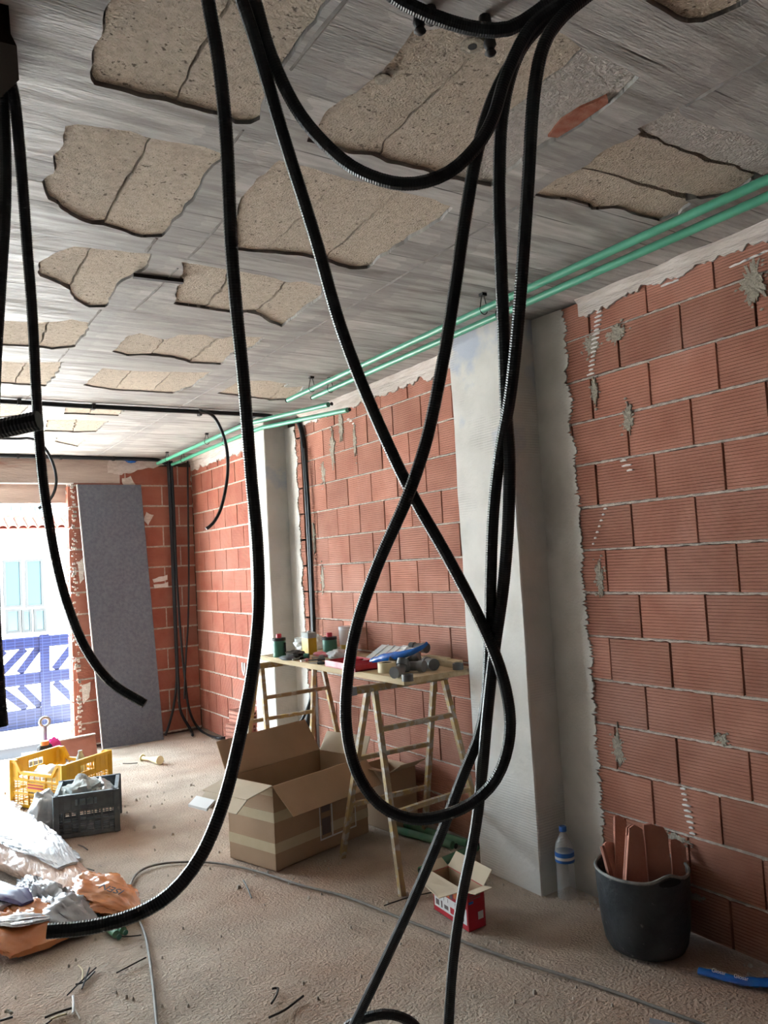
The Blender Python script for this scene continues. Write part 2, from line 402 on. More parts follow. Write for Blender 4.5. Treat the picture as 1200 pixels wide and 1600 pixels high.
for k, q in enumerate(polys):
    c = sum(q, V((0, 0)))/len(q); zz = H+.007+.004*random.random()
    q2 = [p+(c-p).normalized()*.0055 for p in q]
    MB().prism([(p.x, p.y, zz) for p in q2], (0, 0, .03)).build('ceiling_block', 'block_grey' if k in (13, 32) else 'block', ceil)
rb = rough_poly([fl(x, y, H+.004) for x, y in [(855,214),(880,186),(905,168),(945,150),(950,160),(905,195),(870,216)]], .02, .008)
MB().prism([(p.x, p.y, H+.004) for p in rb], (0, 0, .02)).build('brick_fragment', 'ceiling_brick', ceil, label='red brick fragment bedded in the ceiling')
def seam(pts, w=.006, h=.006, name='formwork_seam'):
    P = resample(spline(pts, .05), .03); run = []
    def flush():
        if len(run) > 3:
            rs = []
            for p in run:
                j = .5+.9*abs(nse(p, 11)); k = V((.004*nse(p, 6), 0, 0)); rs.append([p+k+V((w*j, 0, .001)), p+k-V((0, 0, h*j)), p+k-V((w*j, 0, -.001))])
            MB().rings(rs).build(name, 'seam', ceil)
        run.clear()
    for p in P:
        if any(inside(p.to_2d()+V((dx, 0)), q) for q in polys for dx in (-.015, .015)): flush()
        else: run.append(p)
    flush()
for X, ya, yb in ((1.715, .5, 7.2), (.785, 1.2, 6.2), (.925, 1.9, 3.2)): seam([(X, ya, H), (X+.012, (ya+yb)/2, H), (X-.005, yb, H)], .009, .005)
MB().bar(fl(208, 431, H-.006), fl(286, 440, H-.006), .022, .014).build('steel_strip', 'dark', ceil, label='dark strip left in the ceiling concrete')
# ---- ribbed hollow bricks
BM = {}
def brick_mesh(ln, h, m='brick', ribs=14, d=.032):
    key = (round(ln, 3), round(h, 3), m)
    if key not in BM:
        l = key[0]/2; pr = []
        for i in range(ribs):
            z = h*i/ribs; pr += [(-.0012, z), (0, z+h/ribs*.72)] if i else [(0, 0), (0, z+h/ribs*.72)]
        pr = [(0, 0)]
        for i in range(ribs): pr += [(-.0024, h*(i+.12)/ribs), (-.0030, h*(i+.8)/ribs), (0, h*(i+1)/ribs)]
        mb = MB(); n = len(pr); rs = []
        for s in (-l, l): mb.v += [V((s, y, z)) for y, z in pr]+[V((s, d, h)), V((s, d, 0))]
        k = n+2
        for i in range(k): mb.f.append((i, (i+1) % k, k+(i+1) % k, k+i))
        mb.f += [tuple(range(k)), tuple(range(2*k-1, k-1, -1))]
        me = bpy.data.meshes.new('brick'); me.from_pydata(mb.v, [], mb.f); me.materials.append(MT[m])
        import bmesh
        bm = bmesh.new(); bm.from_mesh(me); bmesh.ops.recalc_face_normals(bm, faces=bm.faces); bm.to_mesh(me); bm.free()
        BM[key] = me
    return BM[key]
PITCH_Z, Z0 = .1867, .011
def lay(parent, axis, face, a, b, first, length, z0, z1, gap=.0095, bed=.011, m='brick'):
    x = first-math.ceil((first-a)/length)*length
    while x < b-.02:
        s, e = max(x, a), min(x+length, b)
        if e-s > .045:
            h = z1-z0-bed; o = bpy.data.objects.new('brick', brick_mesh(e-s-gap, h, m)); c = (s+e)/2; dz = random.uniform(-.0015, .0015); dx = random.uniform(-.0022, .0022)
            w = V((face+dx, c, z0+bed/2+dz)) if axis == 1 else V((c, face+dx, z0+bed/2+dz))
            link(o, parent, w); o.rotation_euler = (random.uniform(-.004, .004), random.uniform(-.003, .003), -math.pi/2 if axis == 1 else 0)
        x += length
def bed_strip(mb, axis, face, a, b, z, th=.012, amp=.008, step=.010, proud=.003):
    n = int((b-a)/step); rs = []
    for i in range(n+1):
        t = a+(b-a)*i/n; up = z+th/2+amp*nse((t*31, z*17, 1)); dn = z-th/2-amp*nse((t*29, z*13, 5)); pr = face-proud*1.2*(nse((t*37, z*7, 9))+.1)
        q = [(pr+.004, t, up), (pr, t, z+th*.2), (pr, t, z-th*.2), (pr+.004, t, dn), (face+.03, t, dn), (face+.03, t, up)]
        rs.append([V(p) if axis == 1 else V((p[1], p[0], p[2])) for p in q])
    mb.rings(rs)
wr = rootstruct('wall_right', (2.7, 3, 0))
MB().box((XW+.03, -5.1, 0), (XW+.2, 7.55, H)).build('backing', 'mortar_back', wr)
MB().box((XW, -5.1, 0), (XW+.03, .86, H)).build('render_coat', 'brick', wr)
mort = MB()
for c in range(14):
    z0 = Z0+PITCH_Z*c; z1 = min(z0+PITCH_Z, H); A = (13-c) % 2 == 0; jt = random.uniform(-.012, .012)
    lay(wr, 1, XW, .87, 2.72, (1.98 if A else 1.813)+jt, .302, z0, z1)
    lay(wr, 1, XW, 2.95, 4.955, (3.378 if A else 3.529)+jt, .288, z0, z1)
    lay(wr, 1, XW, 5.02, 5.10, 5.02, .2, z0, z1)
    lay(wr, 1, XW, 5.50, YB, (5.85 if A else 5.72)+jt, .27, z0, z1, gap=.011, bed=.015, m='brick_red')
    if c: 
        bed_strip(mort, 1, XW, .87, 2.72, z0); bed_strip(mort, 1, XW, 2.95, 4.95, z0, .010, .004); bed_strip(mort, 1, XW, 5.5, YB, z0, .017, .006, proud=.003)
    if c % 1 == 0:
        y = (5.85 if A else 5.72)+jt-.27
        while y < YB:
            if y > 5.55:
                vb = MB(); mort.box((XW+.003, y-.008, z0), (XW+.02, y+.008, z1))
            y += .27
mort.build('mortar', 'mortar', wr, kind='stuff')

def wall_plate(parent, P, m, name, th=.006, axis=0, seg=.02, amp=.01, fs=25, seed=0):
    Q = rough_poly([V(p) for p in P], seg, amp, fs, seed)
    for q in Q: q[axis] = P[0][axis]
    e = V((0, 0, 0)); e[axis] = th
    return MB().prism(Q, e).build(name, m, parent)
def jag(yc, z, seed, amp=.035): return yc+amp*(nse((z*9, seed, 0))+.8*abs(nse((z*55, seed, 3)))-.3)
# plaster returns beside the columns, raked off the bricks with a toothed edge
def plaster_return(ya, yb, seed, side, zt=H, zb=0.0):
    pts = []; z = zb; k = 0
    while z < zt:
        lean = .045*(1-z/H) if side < 0 else 0
        pts.append((XW-.009, jag(yb, z, seed)-lean*.6, z)); z += .0066; k += 1
        if k % 2: pts[-1] = (XW-.009, pts[-1][1]-side*random.uniform(0, .022)*(random.random() < .6), pts[-1][2])
    pts += [(XW-.009, ya, zt), (XW-.009, ya, zb)]
    MB().prism(pts, (.012, 0, 0)).build('plaster_return', 'plaster', wr)
plaster_return(2.63, 2.415, 1, -1); plaster_return(5.29, 5.10, 2, -1, H-.06)
plaster_return(3.01, 3.045, 5, 1); plaster_return(5.60, 5.66, 8, 1)
# pale mortar dragged along the top of the wall
def top_band(ya, yb, zf, seed):
    n = int((yb-ya)/.008); low = [(XW-.012, ya+(yb-ya)*i/n, zf(ya+(yb-ya)*i/n)+.035*nse((i*.09, seed, 0))+.018*nse((i*.35, seed, 4))) for i in range(n+1)]
    MB().prism(low+[(XW-.012, yb, H), (XW-.012, ya, H)], (.014, 0, 0)).build('mortar_band', 'smear', wr)
    mb = MB(); rs = []
    for i in range(0, n+1, 3):
        y = ya+(yb-ya)*i/n; k = .03+.02*nse((i*.05, seed, 8)); rs.append([(XW-.012, y, H-.001), (XW-.012-k, y, H-.001), (XW-.014, y, H-k*.9)])
    mb.rings(rs).build('mortar_fillet', 'smear', wr)
top_band(.87, 2.32, lambda y: 2.545 if y < 1.95 else 2.545-.06*(y-1.95), 3); top_band(3.03, 5.0, lambda y: 2.515, 6); top_band(5.6, 7.34, lambda y: 2.49, 11)
random.seed(21)
def blob(y, z, w, h, m='smear_grey', seed=0, th=.006):
    rn = random.Random(seed); P = []; n = 64
    for i in range(n):
        t = 2*math.pi*i/n; c_, s_ = math.cos(t), math.sin(t)
        k = .8+.5*nse((c_*1.6+seed*3.7, s_*1.6, seed))+.35*nse((c_*5, s_*5+seed, 2))+rn.uniform(-.22, .22)
        P.append((XW-.0062, y+c_*w/2*k, z+s_*h/2*k))
    MB().prism(P, (th+.006, 0, 0)).build('mortar_smear', m, wr)
    for j in range(7):
        a = rn.uniform(0, 6.28); r = rn.uniform(.9, 1.5); q = V((0, y+math.cos(a)*w/2*r, z+math.sin(a)*h/2*r)); e = rn.uniform(.003, .007)
        MB().prism([(XW-.006, q.y-e*1.6, q.z), (XW-.006, q.y, q.z+e), (XW-.006, q.y+e*1.5, q.z-.001), (XW-.006, q.y+.001, q.z-e)], (.006, 0, 0)).build('mortar_smear', m, wr)
for i, (x, y, w, h) in enumerate([(1178,440,.10,.15),(925,540,.09,.09),(963,520,.10,.07),(982,655,.06,.13),(930,610,.04,.12),(938,905,.05,.16),(967,1165,.06,.17),(1085,1400,.09,.03),(1130,1155,.05,.04),
        (492,845,.05,.22),(533,660,.07,.25),(520,705,.07,.26),(505,905,.05,.2),(555,690,.04,.2),(506,740,.06,.17),(1060,1310,.12,.03)]):
    q = at(x, y, 0, XW); blob(q.y, q.z, w, h, seed=i+1)
for i, (x0_, y0_, x1_, y1_, w, n) in enumerate([(937,488,924,585,.045,15),(1068,1232,1083,1302,.035,9),(1150,415,1195,395,.06,4),(975,720,985,735,.05,3),(947,795,928,850,.018,7),(1042,445,1056,440,.05,2),
        (590,605,620,592,.06,4),(640,590,700,560,.07,5),(545,655,553,662,.04,3)]):
    for k in range(n):
        t = k/max(1, n-1); q = at(x0_+(x1_-x0_)*t, y0_+(y1_-y0_)*t, 0, XW); ww = w*random.uniform(.55, 1.1)
        P = [(XW-.0068, q.y-ww/2, q.z+.003), (XW-.0068, q.y, q.z+.006), (XW-.0068, q.y+ww/2, q.z+.002), (XW-.0068, q.y+ww/2.4, q.z-.003), (XW-.0068, q.y-ww/2.2, q.z-.002)]
        MB().prism(P, (.009, 0, 0)).build('plaster_streak', 'white_smear', wr)
# rough chase cut for the cable beside the far column
MB().box((XW+.01, 4.955, 0), (XW+.032, 5.02, H)).build('chase', 'mortar_back', wr)

def pillar(x, ya, yb, seed):
    mb = MB(); rs = []; n = 40
    for i in range(n+1):
        z = H*i/n; a = .004*nse((z*3, seed, 1)); b = .004*nse((z*3, seed, 2)); c = .003*nse((z*9, seed, 5))
        fl_ = .02*max(0, 1-z/.06)*0
        rs.append([(XW+.02, ya+c, z), (x+.006+a-fl_, ya+c, z), (x+a-fl_, ya+.006+c, z), (x+b-fl_, yb-.006+c, z), (x+.006+b, yb+c, z), (XW+.02, yb+c, z)])
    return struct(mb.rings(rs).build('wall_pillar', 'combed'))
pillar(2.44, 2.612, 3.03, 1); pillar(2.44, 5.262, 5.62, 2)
# ---- back wall with the wide opening
wb = rootstruct('wall_back', (1, 7.45, 0))
XO = 1.50; XL = -2.2
MB().box((XO+.01, YB+.03, 0), (XW+.2, YB+.16, H)).box((-2.7, YB+.03, 0), (XL, YB+.16, H)).build('backing', 'mortar_back', wb)
MB().box((XL, YB-.0085, 2.36), (1.93, YB+.16, H)).build('lintel', 'plaster_pink', wb)
MB().box((-2.7, YB, 0), (XL, YB+.03, H)).build('render_coat', 'brick_dry', wb)
mort = MB(); random.seed(4)
for c in range(14):
    z0 = .03+.1925*c; z1 = min(z0+.1925, 2.58)
    if z1-z0 < .06: continue
    lay(wb, 0, YB, XO, XW, (1.82 if c % 2 else 1.98), .50, z0, z1, gap=.012, bed=.016, m='brick_red')
    bed_strip(mort, 0, YB, XO, XW, z0, .018, .006, proud=.004)
    for x in ((1.82 if c % 2 else 1.98), 2.32 if c % 2 else 2.48): mort.box((x-.008, YB+.002, z0), (x+.008, YB+.02, z1))
mort.build('mortar', 'mortar', wb, kind='stuff')
# jamb of the opening: cut bricks standing on edge, with crumbs of mortar
for c in range(12):
    z0 = .03+.1925*c
    MB().box((XO-.028, YB+.004, z0+.006), (XO+.02, YB+.16, min(z0+.184, 2.36))).build('jamb_brick', 'brick_red', wb)
jm = MB()
for i in range(150):
    z = random.uniform(.02, 2.35); x = XO+random.gauss(.012, .012); s = random.uniform(.006, .02); jm.box((x-s*.6, YB-.012, z-s*.5), (x+s*.6, YB+.005, z+s*.5))
for i in range(60):
    z = random.uniform(.02, 2.35); s = random.uniform(.008, .022); y = YB+random.uniform(.02, .14); jm.box((XO-.036, y-s*.4, z-s*.6), (XO-.02, y+s*.4, z+s*.6))
jm.build('mortar_crumbs', 'smear', wb, kind='stuff')
MB().box((XL, YB+.10, 2.19), (XO, YB+.13, 2.36)).build('header_board', 'plaster_pink', wb)
MB().box((XL, YB-.016, 2.352), (XO+.02, YB+.02, 2.362)).build('edge_light_strip', 'white', wb)  # white strip paints the light caught along the lintel's lower edge
def bplate(P, m, seed, amp=.02): 
    Q = rough_poly([at(x, y, 1, YB-.010) for x, y in P], .02, amp, 18, seed)
    for q in Q: q.y = YB-.010
    MB().prism(Q, (0, .014, 0)).build('mortar_smear', m, wb)
bplate([(170,712),(300,712),(300,722),(250,728),(215,735),(190,742),(168,738)], 'smear', 1)
bplate([(190,748),(205,745),(212,760),(195,765)], 'smear', 2); bplate([(228,800),(240,805),(232,820),(225,812)], 'smear', 3, .01)
bplate([(238,905),(262,898),(262,906),(240,911)], 'white_smear', 4, .008); bplate([(240,914),(263,910),(263,917),(242,919)], 'white_smear', 5, .008)
bplate([(296,720),(306,722),(312,790),(318,870),(308,872),(304,800)], 'smear_grey', 6); bplate([(128,1070),(142,1066),(140,1090),(130,1100)], 'smear', 7, .01)
bplate([(122,880),(130,870),(132,905),(125,912)], 'smear', 8, .01)
# ---- unseen sides of the room
wl = rootstruct('wall_left', (-2.65, 3, 0))
MB().box((-2.8, -5.1, 0), (-2.6, 7.55, H)).build('render_coat', 'dim_wall', wl)
wf = rootstruct('wall_front', (0, -5.1, 0)); MB().box((-2.8, -5.25, 0), (2.8, -5.05, H)).build('render_coat', 'dim_wall', wf)

# ================================================================== outside
MB().box((-14, 7.5, -.25), (18, 40, -.05)).build('street', 'ground', kind='structure')
hs = thing('house', (3, 21, -.05), 'white house with teal windows and red tiled eave beyond the opening', 'house')
MB().box((-9, 20, -.05), (14, 25, 2.78)).build('wall', 'facade', hs)
MB().box((-9, 20.35, 2.78), (14, 25, 4.6)).build('upper_wall', 'facade', hs)
def hwin(xa, xb, ya, yb):
    a, b = at(xa, ya, 1, 19.98), at(xb, yb, 1, 19.98)
    w = MB(); t = .055
    w.box((a.x-t, 19.9, b.z-t), (b.x+t, 20.0, b.z)).box((a.x-t, 19.9, a.z), (b.x+t, 20.0, a.z+t)).box((a.x-t, 19.9, b.z), (a.x, 20.0, a.z)).box((b.x, 19.9, b.z), (b.x+t, 20.0, a.z))
    f = w.build('window', 'frame_beige', hs); MB().box((a.x, 19.95, b.z), (b.x, 20.0, a.z)).build('pane', 'pane', f)
for a in ((-62,-38,880,945), (-26,-3,880,945), (8,31,879,945), (42,64,878,944), (-60,-40,957,986), (-24,-4,956,985), (12,28,956,985), (37,46,956,984), (56,68,955,983)): hwin(*a)
e = at(50, 826, 1, 19.7).z
for i in range(26):
    x = .2+.21*i; mb = MB(); mb.rings([[(x+.11*math.cos(t*math.pi/6), y, z+.09*math.sin(t*math.pi/6)) for t in range(7)]+[(x+.09*math.cos(t*math.pi/6), y, z+.07*math.sin(t*math.pi/6)) for t in range(6, -1, -1)] for y, z in ((19.62, e), (20.5, e+.34))])
    mb.build('roof_tile', 'roof_tile', hs)
MB().obox((.0, 19.66, e-.02), (5.8, 0, 0), (0, .95, .36), (0, 0, .03)).build('roof_deck', 'roof_tile', hs)
for i in range(9):
    q = at(6+7.5*i, 793+3*math.sin(i*2.1), 1, 20.3); MB().box((q.x-.05, 20.28, q.z-.07*(1+.6*math.sin(i))), (q.x+.05, 20.35, q.z+.07)).build('upper_window', 'hedge', hs)
# blue tiled barrier across the street front
fn = thing('blue_barrier', (1.2, 9.2, -.05), 'blue and white grid patterned barrier standing outside the opening', 'barrier')
YF = 9.2
for z0, z1 in ((.785, .905), (.40, .525), (0-.05, .145)): MB().box((-2.6, YF-.03, z0), (1.86, YF+.03, z1)).build('rail', 'blue_tile', fn)
for x in (-1.35, -.4, .55, 1.50): MB().box((x, YF-.04, .0), (x+.10, YF-.03, .92)).build('post', 'blue_tile', fn)
for x0b in (-1.25, -.3, .65, 1.60):
    wid = .85 if x0b < 1.5 else .26
    for k in range(4 if wid > .5 else 1):
        xs = x0b+.05+.2*k; xe = min(xs+.26, x0b+wid)
        MB().bar((xs, YF, .53), (xe, YF, .785), .075, .02, V((0, 1, 0))).build('brace', 'blue_tile', fn)
        MB().bar((xs, YF, .395), (xe, YF, .15), .075, .02, V((0, 1, 0))).build('brace', 'blue_tile', fn)
MB().box((.55, 7.62, -.05), (1.5, 7.66, .06)).build('sill_rail', 'rail_grey', label='grey metal rail lying across the threshold of the opening', cat='rail')

# ================================================================== conduits
CN = 0
def conduit(pts, label, r=.0132, name='corrugated_conduit', corr=True, group='hanging black conduits', n=10):
    P = resample(spline(pts, .02), .0026 if corr else .012)
    mb = MB().tube(P, (lambda i: r if i % 2 else r*.945) if corr else r, n)
    return mb.build(name, 'conduit', label=label, cat='conduit', group=group)
def P3(l): return [pd(*a) for a in l]
conduit(P3([(590,-35,1.49),(612,-8,1.52),(650,14,1.53),(700,34,1.54),(750,46,1.55),(795,45,1.55),(835,22,1.55),(875,-8,1.52),(910,-30,1.5)]), 'black corrugated conduit clipped flat against the ceiling at the top', .0145)
conduit(P3([(372,-90,1.44),(398,0,1.48),(425,90,1.50),(470,180,1.51),(535,250,1.51),(595,281,1.5),(648,287,1.5),(700,270,1.5),(742,232,1.5),(770,185,1.51),(792,115,1.51),(832,40,1.52),(895,-5,1.5)]), 'black conduit sagging in a shallow curve just under the ceiling')
conduit(P3([(312,-90,1.36),(325,0,1.40),(342,100,1.43),(354,220,1.46),(361,380,1.5),(371,500,1.54),(381,600,1.57),(392,740,1.60),(402,850,1.61),(404,950,1.6),(394,1050,1.57),(375,1150,1.53),(350,1250,1.48),(315,1335,1.45),(268,1395,1.42),(210,1430,1.40),(140,1449,1.38),(72,1455,1.36)]), 'long black conduit left of centre curling to a cut end above the plastic bags', .0130)
conduit(P3([(345,-90,1.42),(378,0,1.46),(404,80,1.49),(445,220,1.53),(492,370,1.57),(532,510,1.6),(580,635,1.63),(640,765,1.66),(698,868,1.68),(746,960,1.69),(780,1040,1.69),(796,1110,1.69),(794,1165,1.69),(775,1217,1.69),(738,1254,1.69),(690,1275,1.69),(640,1279,1.69),(592,1256,1.69),(557,1205,1.69),(541,1135,1.69),(543,1060,1.68),(558,975,1.67),(592,878,1.65),(636,778,1.61),(667,685,1.6),(692,565,1.58),(711,450,1.57),(726,345,1.55),(746,235,1.535),(772,150,1.535),(808,85,1.53),(850,30,1.53),(905,-8,1.5)]), 'black conduit twisted into a tall teardrop loop before the trestle table')
conduit(P3([(925,-12,1.5),(880,25,1.50),(850,70,1.49),(834,150,1.49),(825,290,1.50),(816,420,1.52),(808,520,1.55),(797,620,1.59),(781,710,1.64),(771,800,1.67),(767,900,1.69),(765,1000,1.71),(760,1090,1.74),(748,1150,1.77),(722,1215,1.8),(690,1300,1.85),(648,1400,1.92),(602,1500,1.98),(555,1598,2.02),(530,1650,2.05),(560,1690,2.08),(625,1690,2.1),(660,1640,2.1),(648,1602,2.08),(612,1585,2.06),(575,1589,2.06),(545,1602,2.07),(532,1625,2.07)]), 'black conduit slanting left down to a coil at the bottom edge')
conduit(P3([(905,-20,1.49),(862,22,1.52),(812,80,1.54),(786,170,1.55),(780,290,1.56),(783,420,1.57),(787,520,1.58),(791,640,1.61),(796,720,1.63),(794,820,1.65),(786,920,1.68),(772,1020,1.70),(761,1120,1.73),(753,1210,1.78),(742,1300,1.83),(722,1400,1.88),(708,1500,1.93),(701,1600,1.96),(698,1700,2.0),(696,1800,2.05)]), 'black conduit dropping almost straight past the small red box')
conduit(P3([(-20,100,1.66),(8,112,1.68),(22,150,1.70),(33,260,1.75),(42,380,1.82),(51,500,1.88),(58,640,1.93),(66,740,1.96),(74,800,1.98),(86,870,2.0),(104,940,2.0),(132,1010,2.0),(172,1065,2.0),(227,1100,2.0)]), 'black conduit curving to a cut end across the leaning grey board', .0125)
conduit(P3([(-40,95,1.66),(-2,118,1.68),(7,200,1.72),(8,320,1.75),(1,440,1.78),(-8,600,1.8),(-12,800,1.8),(-8,960,1.8),(-2,1060,1.8),(4,1136,1.8)]), 'black conduit hanging down the left edge before the street', .0130)
conduit([V((-.62, .95, H-.01)), V((-.63, .95, 2.3)), V((-.60, .96, 1.95)), V((-.45, 1.02, 1.70))]+P3([(-90,690,1.1),(-40,680,1.1),(10,668,1.1),(62,657,1.1)]), 'short thick conduit end poking in from the left edge', .0145)
# thin cables clipped under the ceiling at the far end
def cable(pts, r, label, name='black_cable', group='cables at the far end of the room', m='conduit', cat='cable'):
    return MB().tube(resample(spline(pts, .03), .03), r, 8).build(name, m, smooth=True, label=label, cat=cat, group=group)
zc = H-.02
c1 = cable([(-2.2, 5.05, zc), (.65, 5.06, zc), (1.4, 5.03, zc-.002), (2.26, 5.0, zc), (2.40, 4.99, zc-.01)], .0155, 'black cable run clipped straight across the ceiling')
c2 = cable([(-2.2, 7.27, zc), (.9, 7.27, zc), (2.1, 7.27, zc), (2.30, 7.28, zc-.01), (2.37, 7.29, zc-.06)], .017, 'black cable run along the ceiling above the opening')
c3 = cable([(2.36, 7.27, H-.02), (2.33, 6.6, H-.025), (2.30, 5.6, H-.025), (2.28, 4.98, H-.02)], .009, 'black cable following the green pipes on the ceiling')
def clip(p, par, ax): 
    d = V((.02, 0, 0)) if ax == 0 else V((0, .02, 0)); e = V((0, .022, 0)) if ax == 0 else V((.022, 0, 0))
    MB().obox(V(p)-d/2-e-V((0, 0, .02)), d, e*2, (0, 0, .036)).build('clip', 'dark', par)
for px in (146, 312, 30): clip(at(px, 632, 1, 5.05)*1.0+V((0, 0, 0)) if False else V((at(px, 633+px*.05, 1, 5.05).x, 5.05, zc)), c1, 0)
for px in (28, 177, 95): clip(V((at(px, 712, 1, 7.27).x, 7.27, zc)), c2, 0)
cable([at(312,641,2,H-.03), at(335,652,1,5.0), at(352,690,1,5.0), at(356,735,1,4.98), at(348,785,1,4.97), at(335,815,1,4.97), at(317,830,1,4.97)], .011, 'black cable tail hooking down from the ceiling before the brick corner')
cable([(-.4, 6.36, H-.02), at(0,685,2,H-.02), at(45,685,2,H-.02), at(65,694,1,6.3), at(82,722,1,6.3), at(88,752,1,6.3), at(80,778,1,6.28), at(56,798,1,6.25)], .011, 'black cable tail hooking down in front of the opening')
Yc = 7.29
for k, (dx, r, pts, lb) in enumerate([
  (0, .012, [(262,722),(266,800),(270,900),(274,1000),(276,1060),(272,1100),(265,1130),(258,1150)], 'leftmost black cable of the bundle down the back wall, ending by the board'),
  (3, .013, [(264,722),(268,800),(272,900),(276,1000),(279,1070),(282,1110),(290,1138),(301,1149)], 'middle black cable of the bundle down the back wall, ending upturned on floor'),
  (6, .012, [(268,724),(272,800),(276,900),(283,1000),(289,1060),(296,1110),(312,1140),(340,1153),(361,1151)], 'right black cable of the bundle bending out across the floor'),
  (9, .009, [(293,715),(294,800),(295,900),(294,970),(291,1020),(289,1060),(288,1095)], 'thin single black cable hanging close to the brick corner')]):
    n = len(pts)-1; P = []
    for i, (x, y) in enumerate(pts):
        q = at(x, y, 1, Yc-.012*k)
        if y > 1136 and k < 3: q = fl(x, y, r+.003); q.y = min(q.y, Yc-.012*k)
        P.append(q)
    P[0].z = H-.03
    cable(P, r, lb, group='cables down the back wall')
cable([at(463,655,0,XW-.03), at(471,672,0,XW-.02), at(476,720,0,XW-.014), at(481,800,0,XW-.012), at(486,900,0,XW-.012), at(490,990,0,XW-.012), at(490,1060,0,XW-.012), at(484,1110,0,XW-.05), at(474,1160,0,XW-.08), at(468,1190,0,XW-.1)], .019, 'thick black cable set in the chase beside the far column')
cable([at(476,700,0,XW-.03), at(483,800,0,XW-.03), at(490,980,0,XW-.03), at(491,1050,0,XW-.04), at(486,1090,0,XW-.07), at(468,1130,0,XW-.12), at(438,1151,0,XW-.16)], .011, 'thinner black cable curling away from the chase under the table')
jb = MB().rings([[(x0_+c, y0_+d, z) for c, d in ((0, 0), (.13, -.01), (.15, .1), (.12, .2), (0, .21))] for x0_, y0_, z in ((.10, 1.56, H), (.10, 1.56, H-.05), (.115, 1.575, H-.066))])
jb.build('blur_box', 'blur_box', label='made-up dark brown box for a blurred finger in the top left corner', cat='box')  # made-up box in place of a dark blur, taken for a finger
# fixings of the conduit clipped at the top
fx = thing('ceiling_hooks', fl(760, 55, H), 'small black hooks and tie loops holding the conduit bundle at the top', 'hook')
for (x, y) in ((672, 12), (757, 26), (655, 27), (765, 62)):
    q = fl(x, y, H); MB().lathe([(.012, 0), (.014, -.012), (.008, -.022), (.013, -.03), (.006, -.036)], q, 10).build('hook', 'dark', fx, smooth=True)
q = fl(738, 70, H); MB().lathe([(.026, 0), (.026, -.003), (.016, -.004)], q, 16).build('plug', 'smear_grey', fx, smooth=True); MB().lathe([(.010, -.0035), (.010, -.005)], q, 12).build('plug_hole', 'dark', fx)
q = fl(598, 122, H); MB().lathe([(.02, 0), (.02, -.004), (.012, -.005)], q, 16).build('plug', 'smear_grey', fx, smooth=True)
# ---- green pipes under the ceiling
def pipe(pts, r, label, m='green_pipe', group='green pipes along the ceiling', name='green_pipe', capm='dark'):
    o = MB().tube(resample(spline(pts, .05), .04), r, 14).build(name, m, smooth=True, label=label, cat='pipe', group=group)
    for p, d in ((V(pts[0]), V(pts[0])-V(pts[1])), (V(pts[-1]), V(pts[-1])-V(pts[-2]))):
        d.normalize(); MB().lathe([(r*.72, 0), (r*.72, .0012)], p+d*.001, 12, d).build('bore', capm, o)
    return o
def hang(p, par, r=.016):
    mb = MB(); P = [V(p)+V((0, 0, 0))+V((r*1.25*math.cos(t), 0, r*1.25*math.sin(t))) for t in [math.pi*.9+i*math.pi*1.2/10*1.0 for i in range(11)]]
    P = [V((p[0]-.004, p[1], H-.001))]+P[0:]+[V((p[0]+.004, p[1], H-.001))]
    mb.tube(P, .0022, 5).build('wire_hanger', 'dark', par); MB().box((p[0]-.012, p[1]-.012, H-.012), (p[0]+.012, p[1]+.012, H)).build('hanger_clip', 'dark', par)
pg = pipe([(2.155, -.6, 2.53), (2.15, 1.2, 2.53), (2.145, 2.65, 2.53), (2.16, 4.30, 2.53)], .0155, 'green pipe nearer the room of the pair above the brick wall')
for y in (2.42, 3.95): hang((2.15, y, 2.53), pg)
pg = pipe([(2.26, -.6, 2.53), (2.255, 1.2, 2.53), (2.262, 2.8, 2.53), (2.27, 4.18, 2.53)], .0155, 'green pipe nearer the brick wall of the pair above it')
for y in (2.45, 3.93): hang((2.262, y, 2.53), pg)
e3, e4 = at(518, 631, 0, 2.31), at(546, 640, 0, 2.40)
pg = pipe([(2.245, 7.2, 2.535), (2.24, 6.2, 2.535), (2.235, 5.2, 2.53), (2.25, 4.85, 2.515), e3], .0155, 'far green pipe with its upper open end over the far column')
for y in (5.9, 6.9): hang((2.24, y, 2.53), pg)
pg = pipe([(2.40, 7.25, 2.535), (2.385, 6.2, 2.53), (2.36, 5.2, 2.515), (2.365, 4.95, 2.50), e4], .0155, 'far green pipe with its lower open end over the far column')
for y in (5.9, 6.9): hang((2.385, y, 2.525), pg)
crumple(at(205, 719, 1, 7.30), (.05, .03, .025), .5, 3, 4).build('film_scrap', 'blue_film', smooth=True, label='scrap of blue film caught above the back wall', cat='scrap')
hk = thing('wall_hook', at(382, 1050, 0, XW), 'white looped hook on the far brick wall', 'hook')
q = at(382, 1045, 0, XW-.006); MB().tube([q+V((0, dy, dz)) for dy, dz in ((.035, .05), (.03, -.02), (.01, -.05), (-.01, -.01), (-.015, .05))], .010, 6).build('loop', 'white', hk, smooth=True)

# ================================================================== leaning board
tl, tr, bl, br_ = V((1.55, 7.315, 2.345)), V((2.115, 7.315, 2.345)), V((1.672, 7.20, .004)), V((2.195, 7.165, .004))
bd = thing('leaning_board', (bl+br_)/2, 'tall dark grey board leaning on the back wall beside the opening', 'board')
n_ = (tl-bl).cross(br_-bl).normalized(); n_ = n_ if n_.y > 0 else -n_
MB().hexa([bl, br_, br_+n_*.02+V((0, 0, .001)), bl+n_*.02+V((0, 0, .001)), tl, tr, tr+n_*.02, tl+n_*.02]).build('core', 'board_grey', bd)
MB().bar(bl-V((.004, -.008, 0)), tl-V((.004, -.008, 0)), .008, .022, V((0, 1, 0))).build('edge', 'board_edge', bd, label='pale long edge')

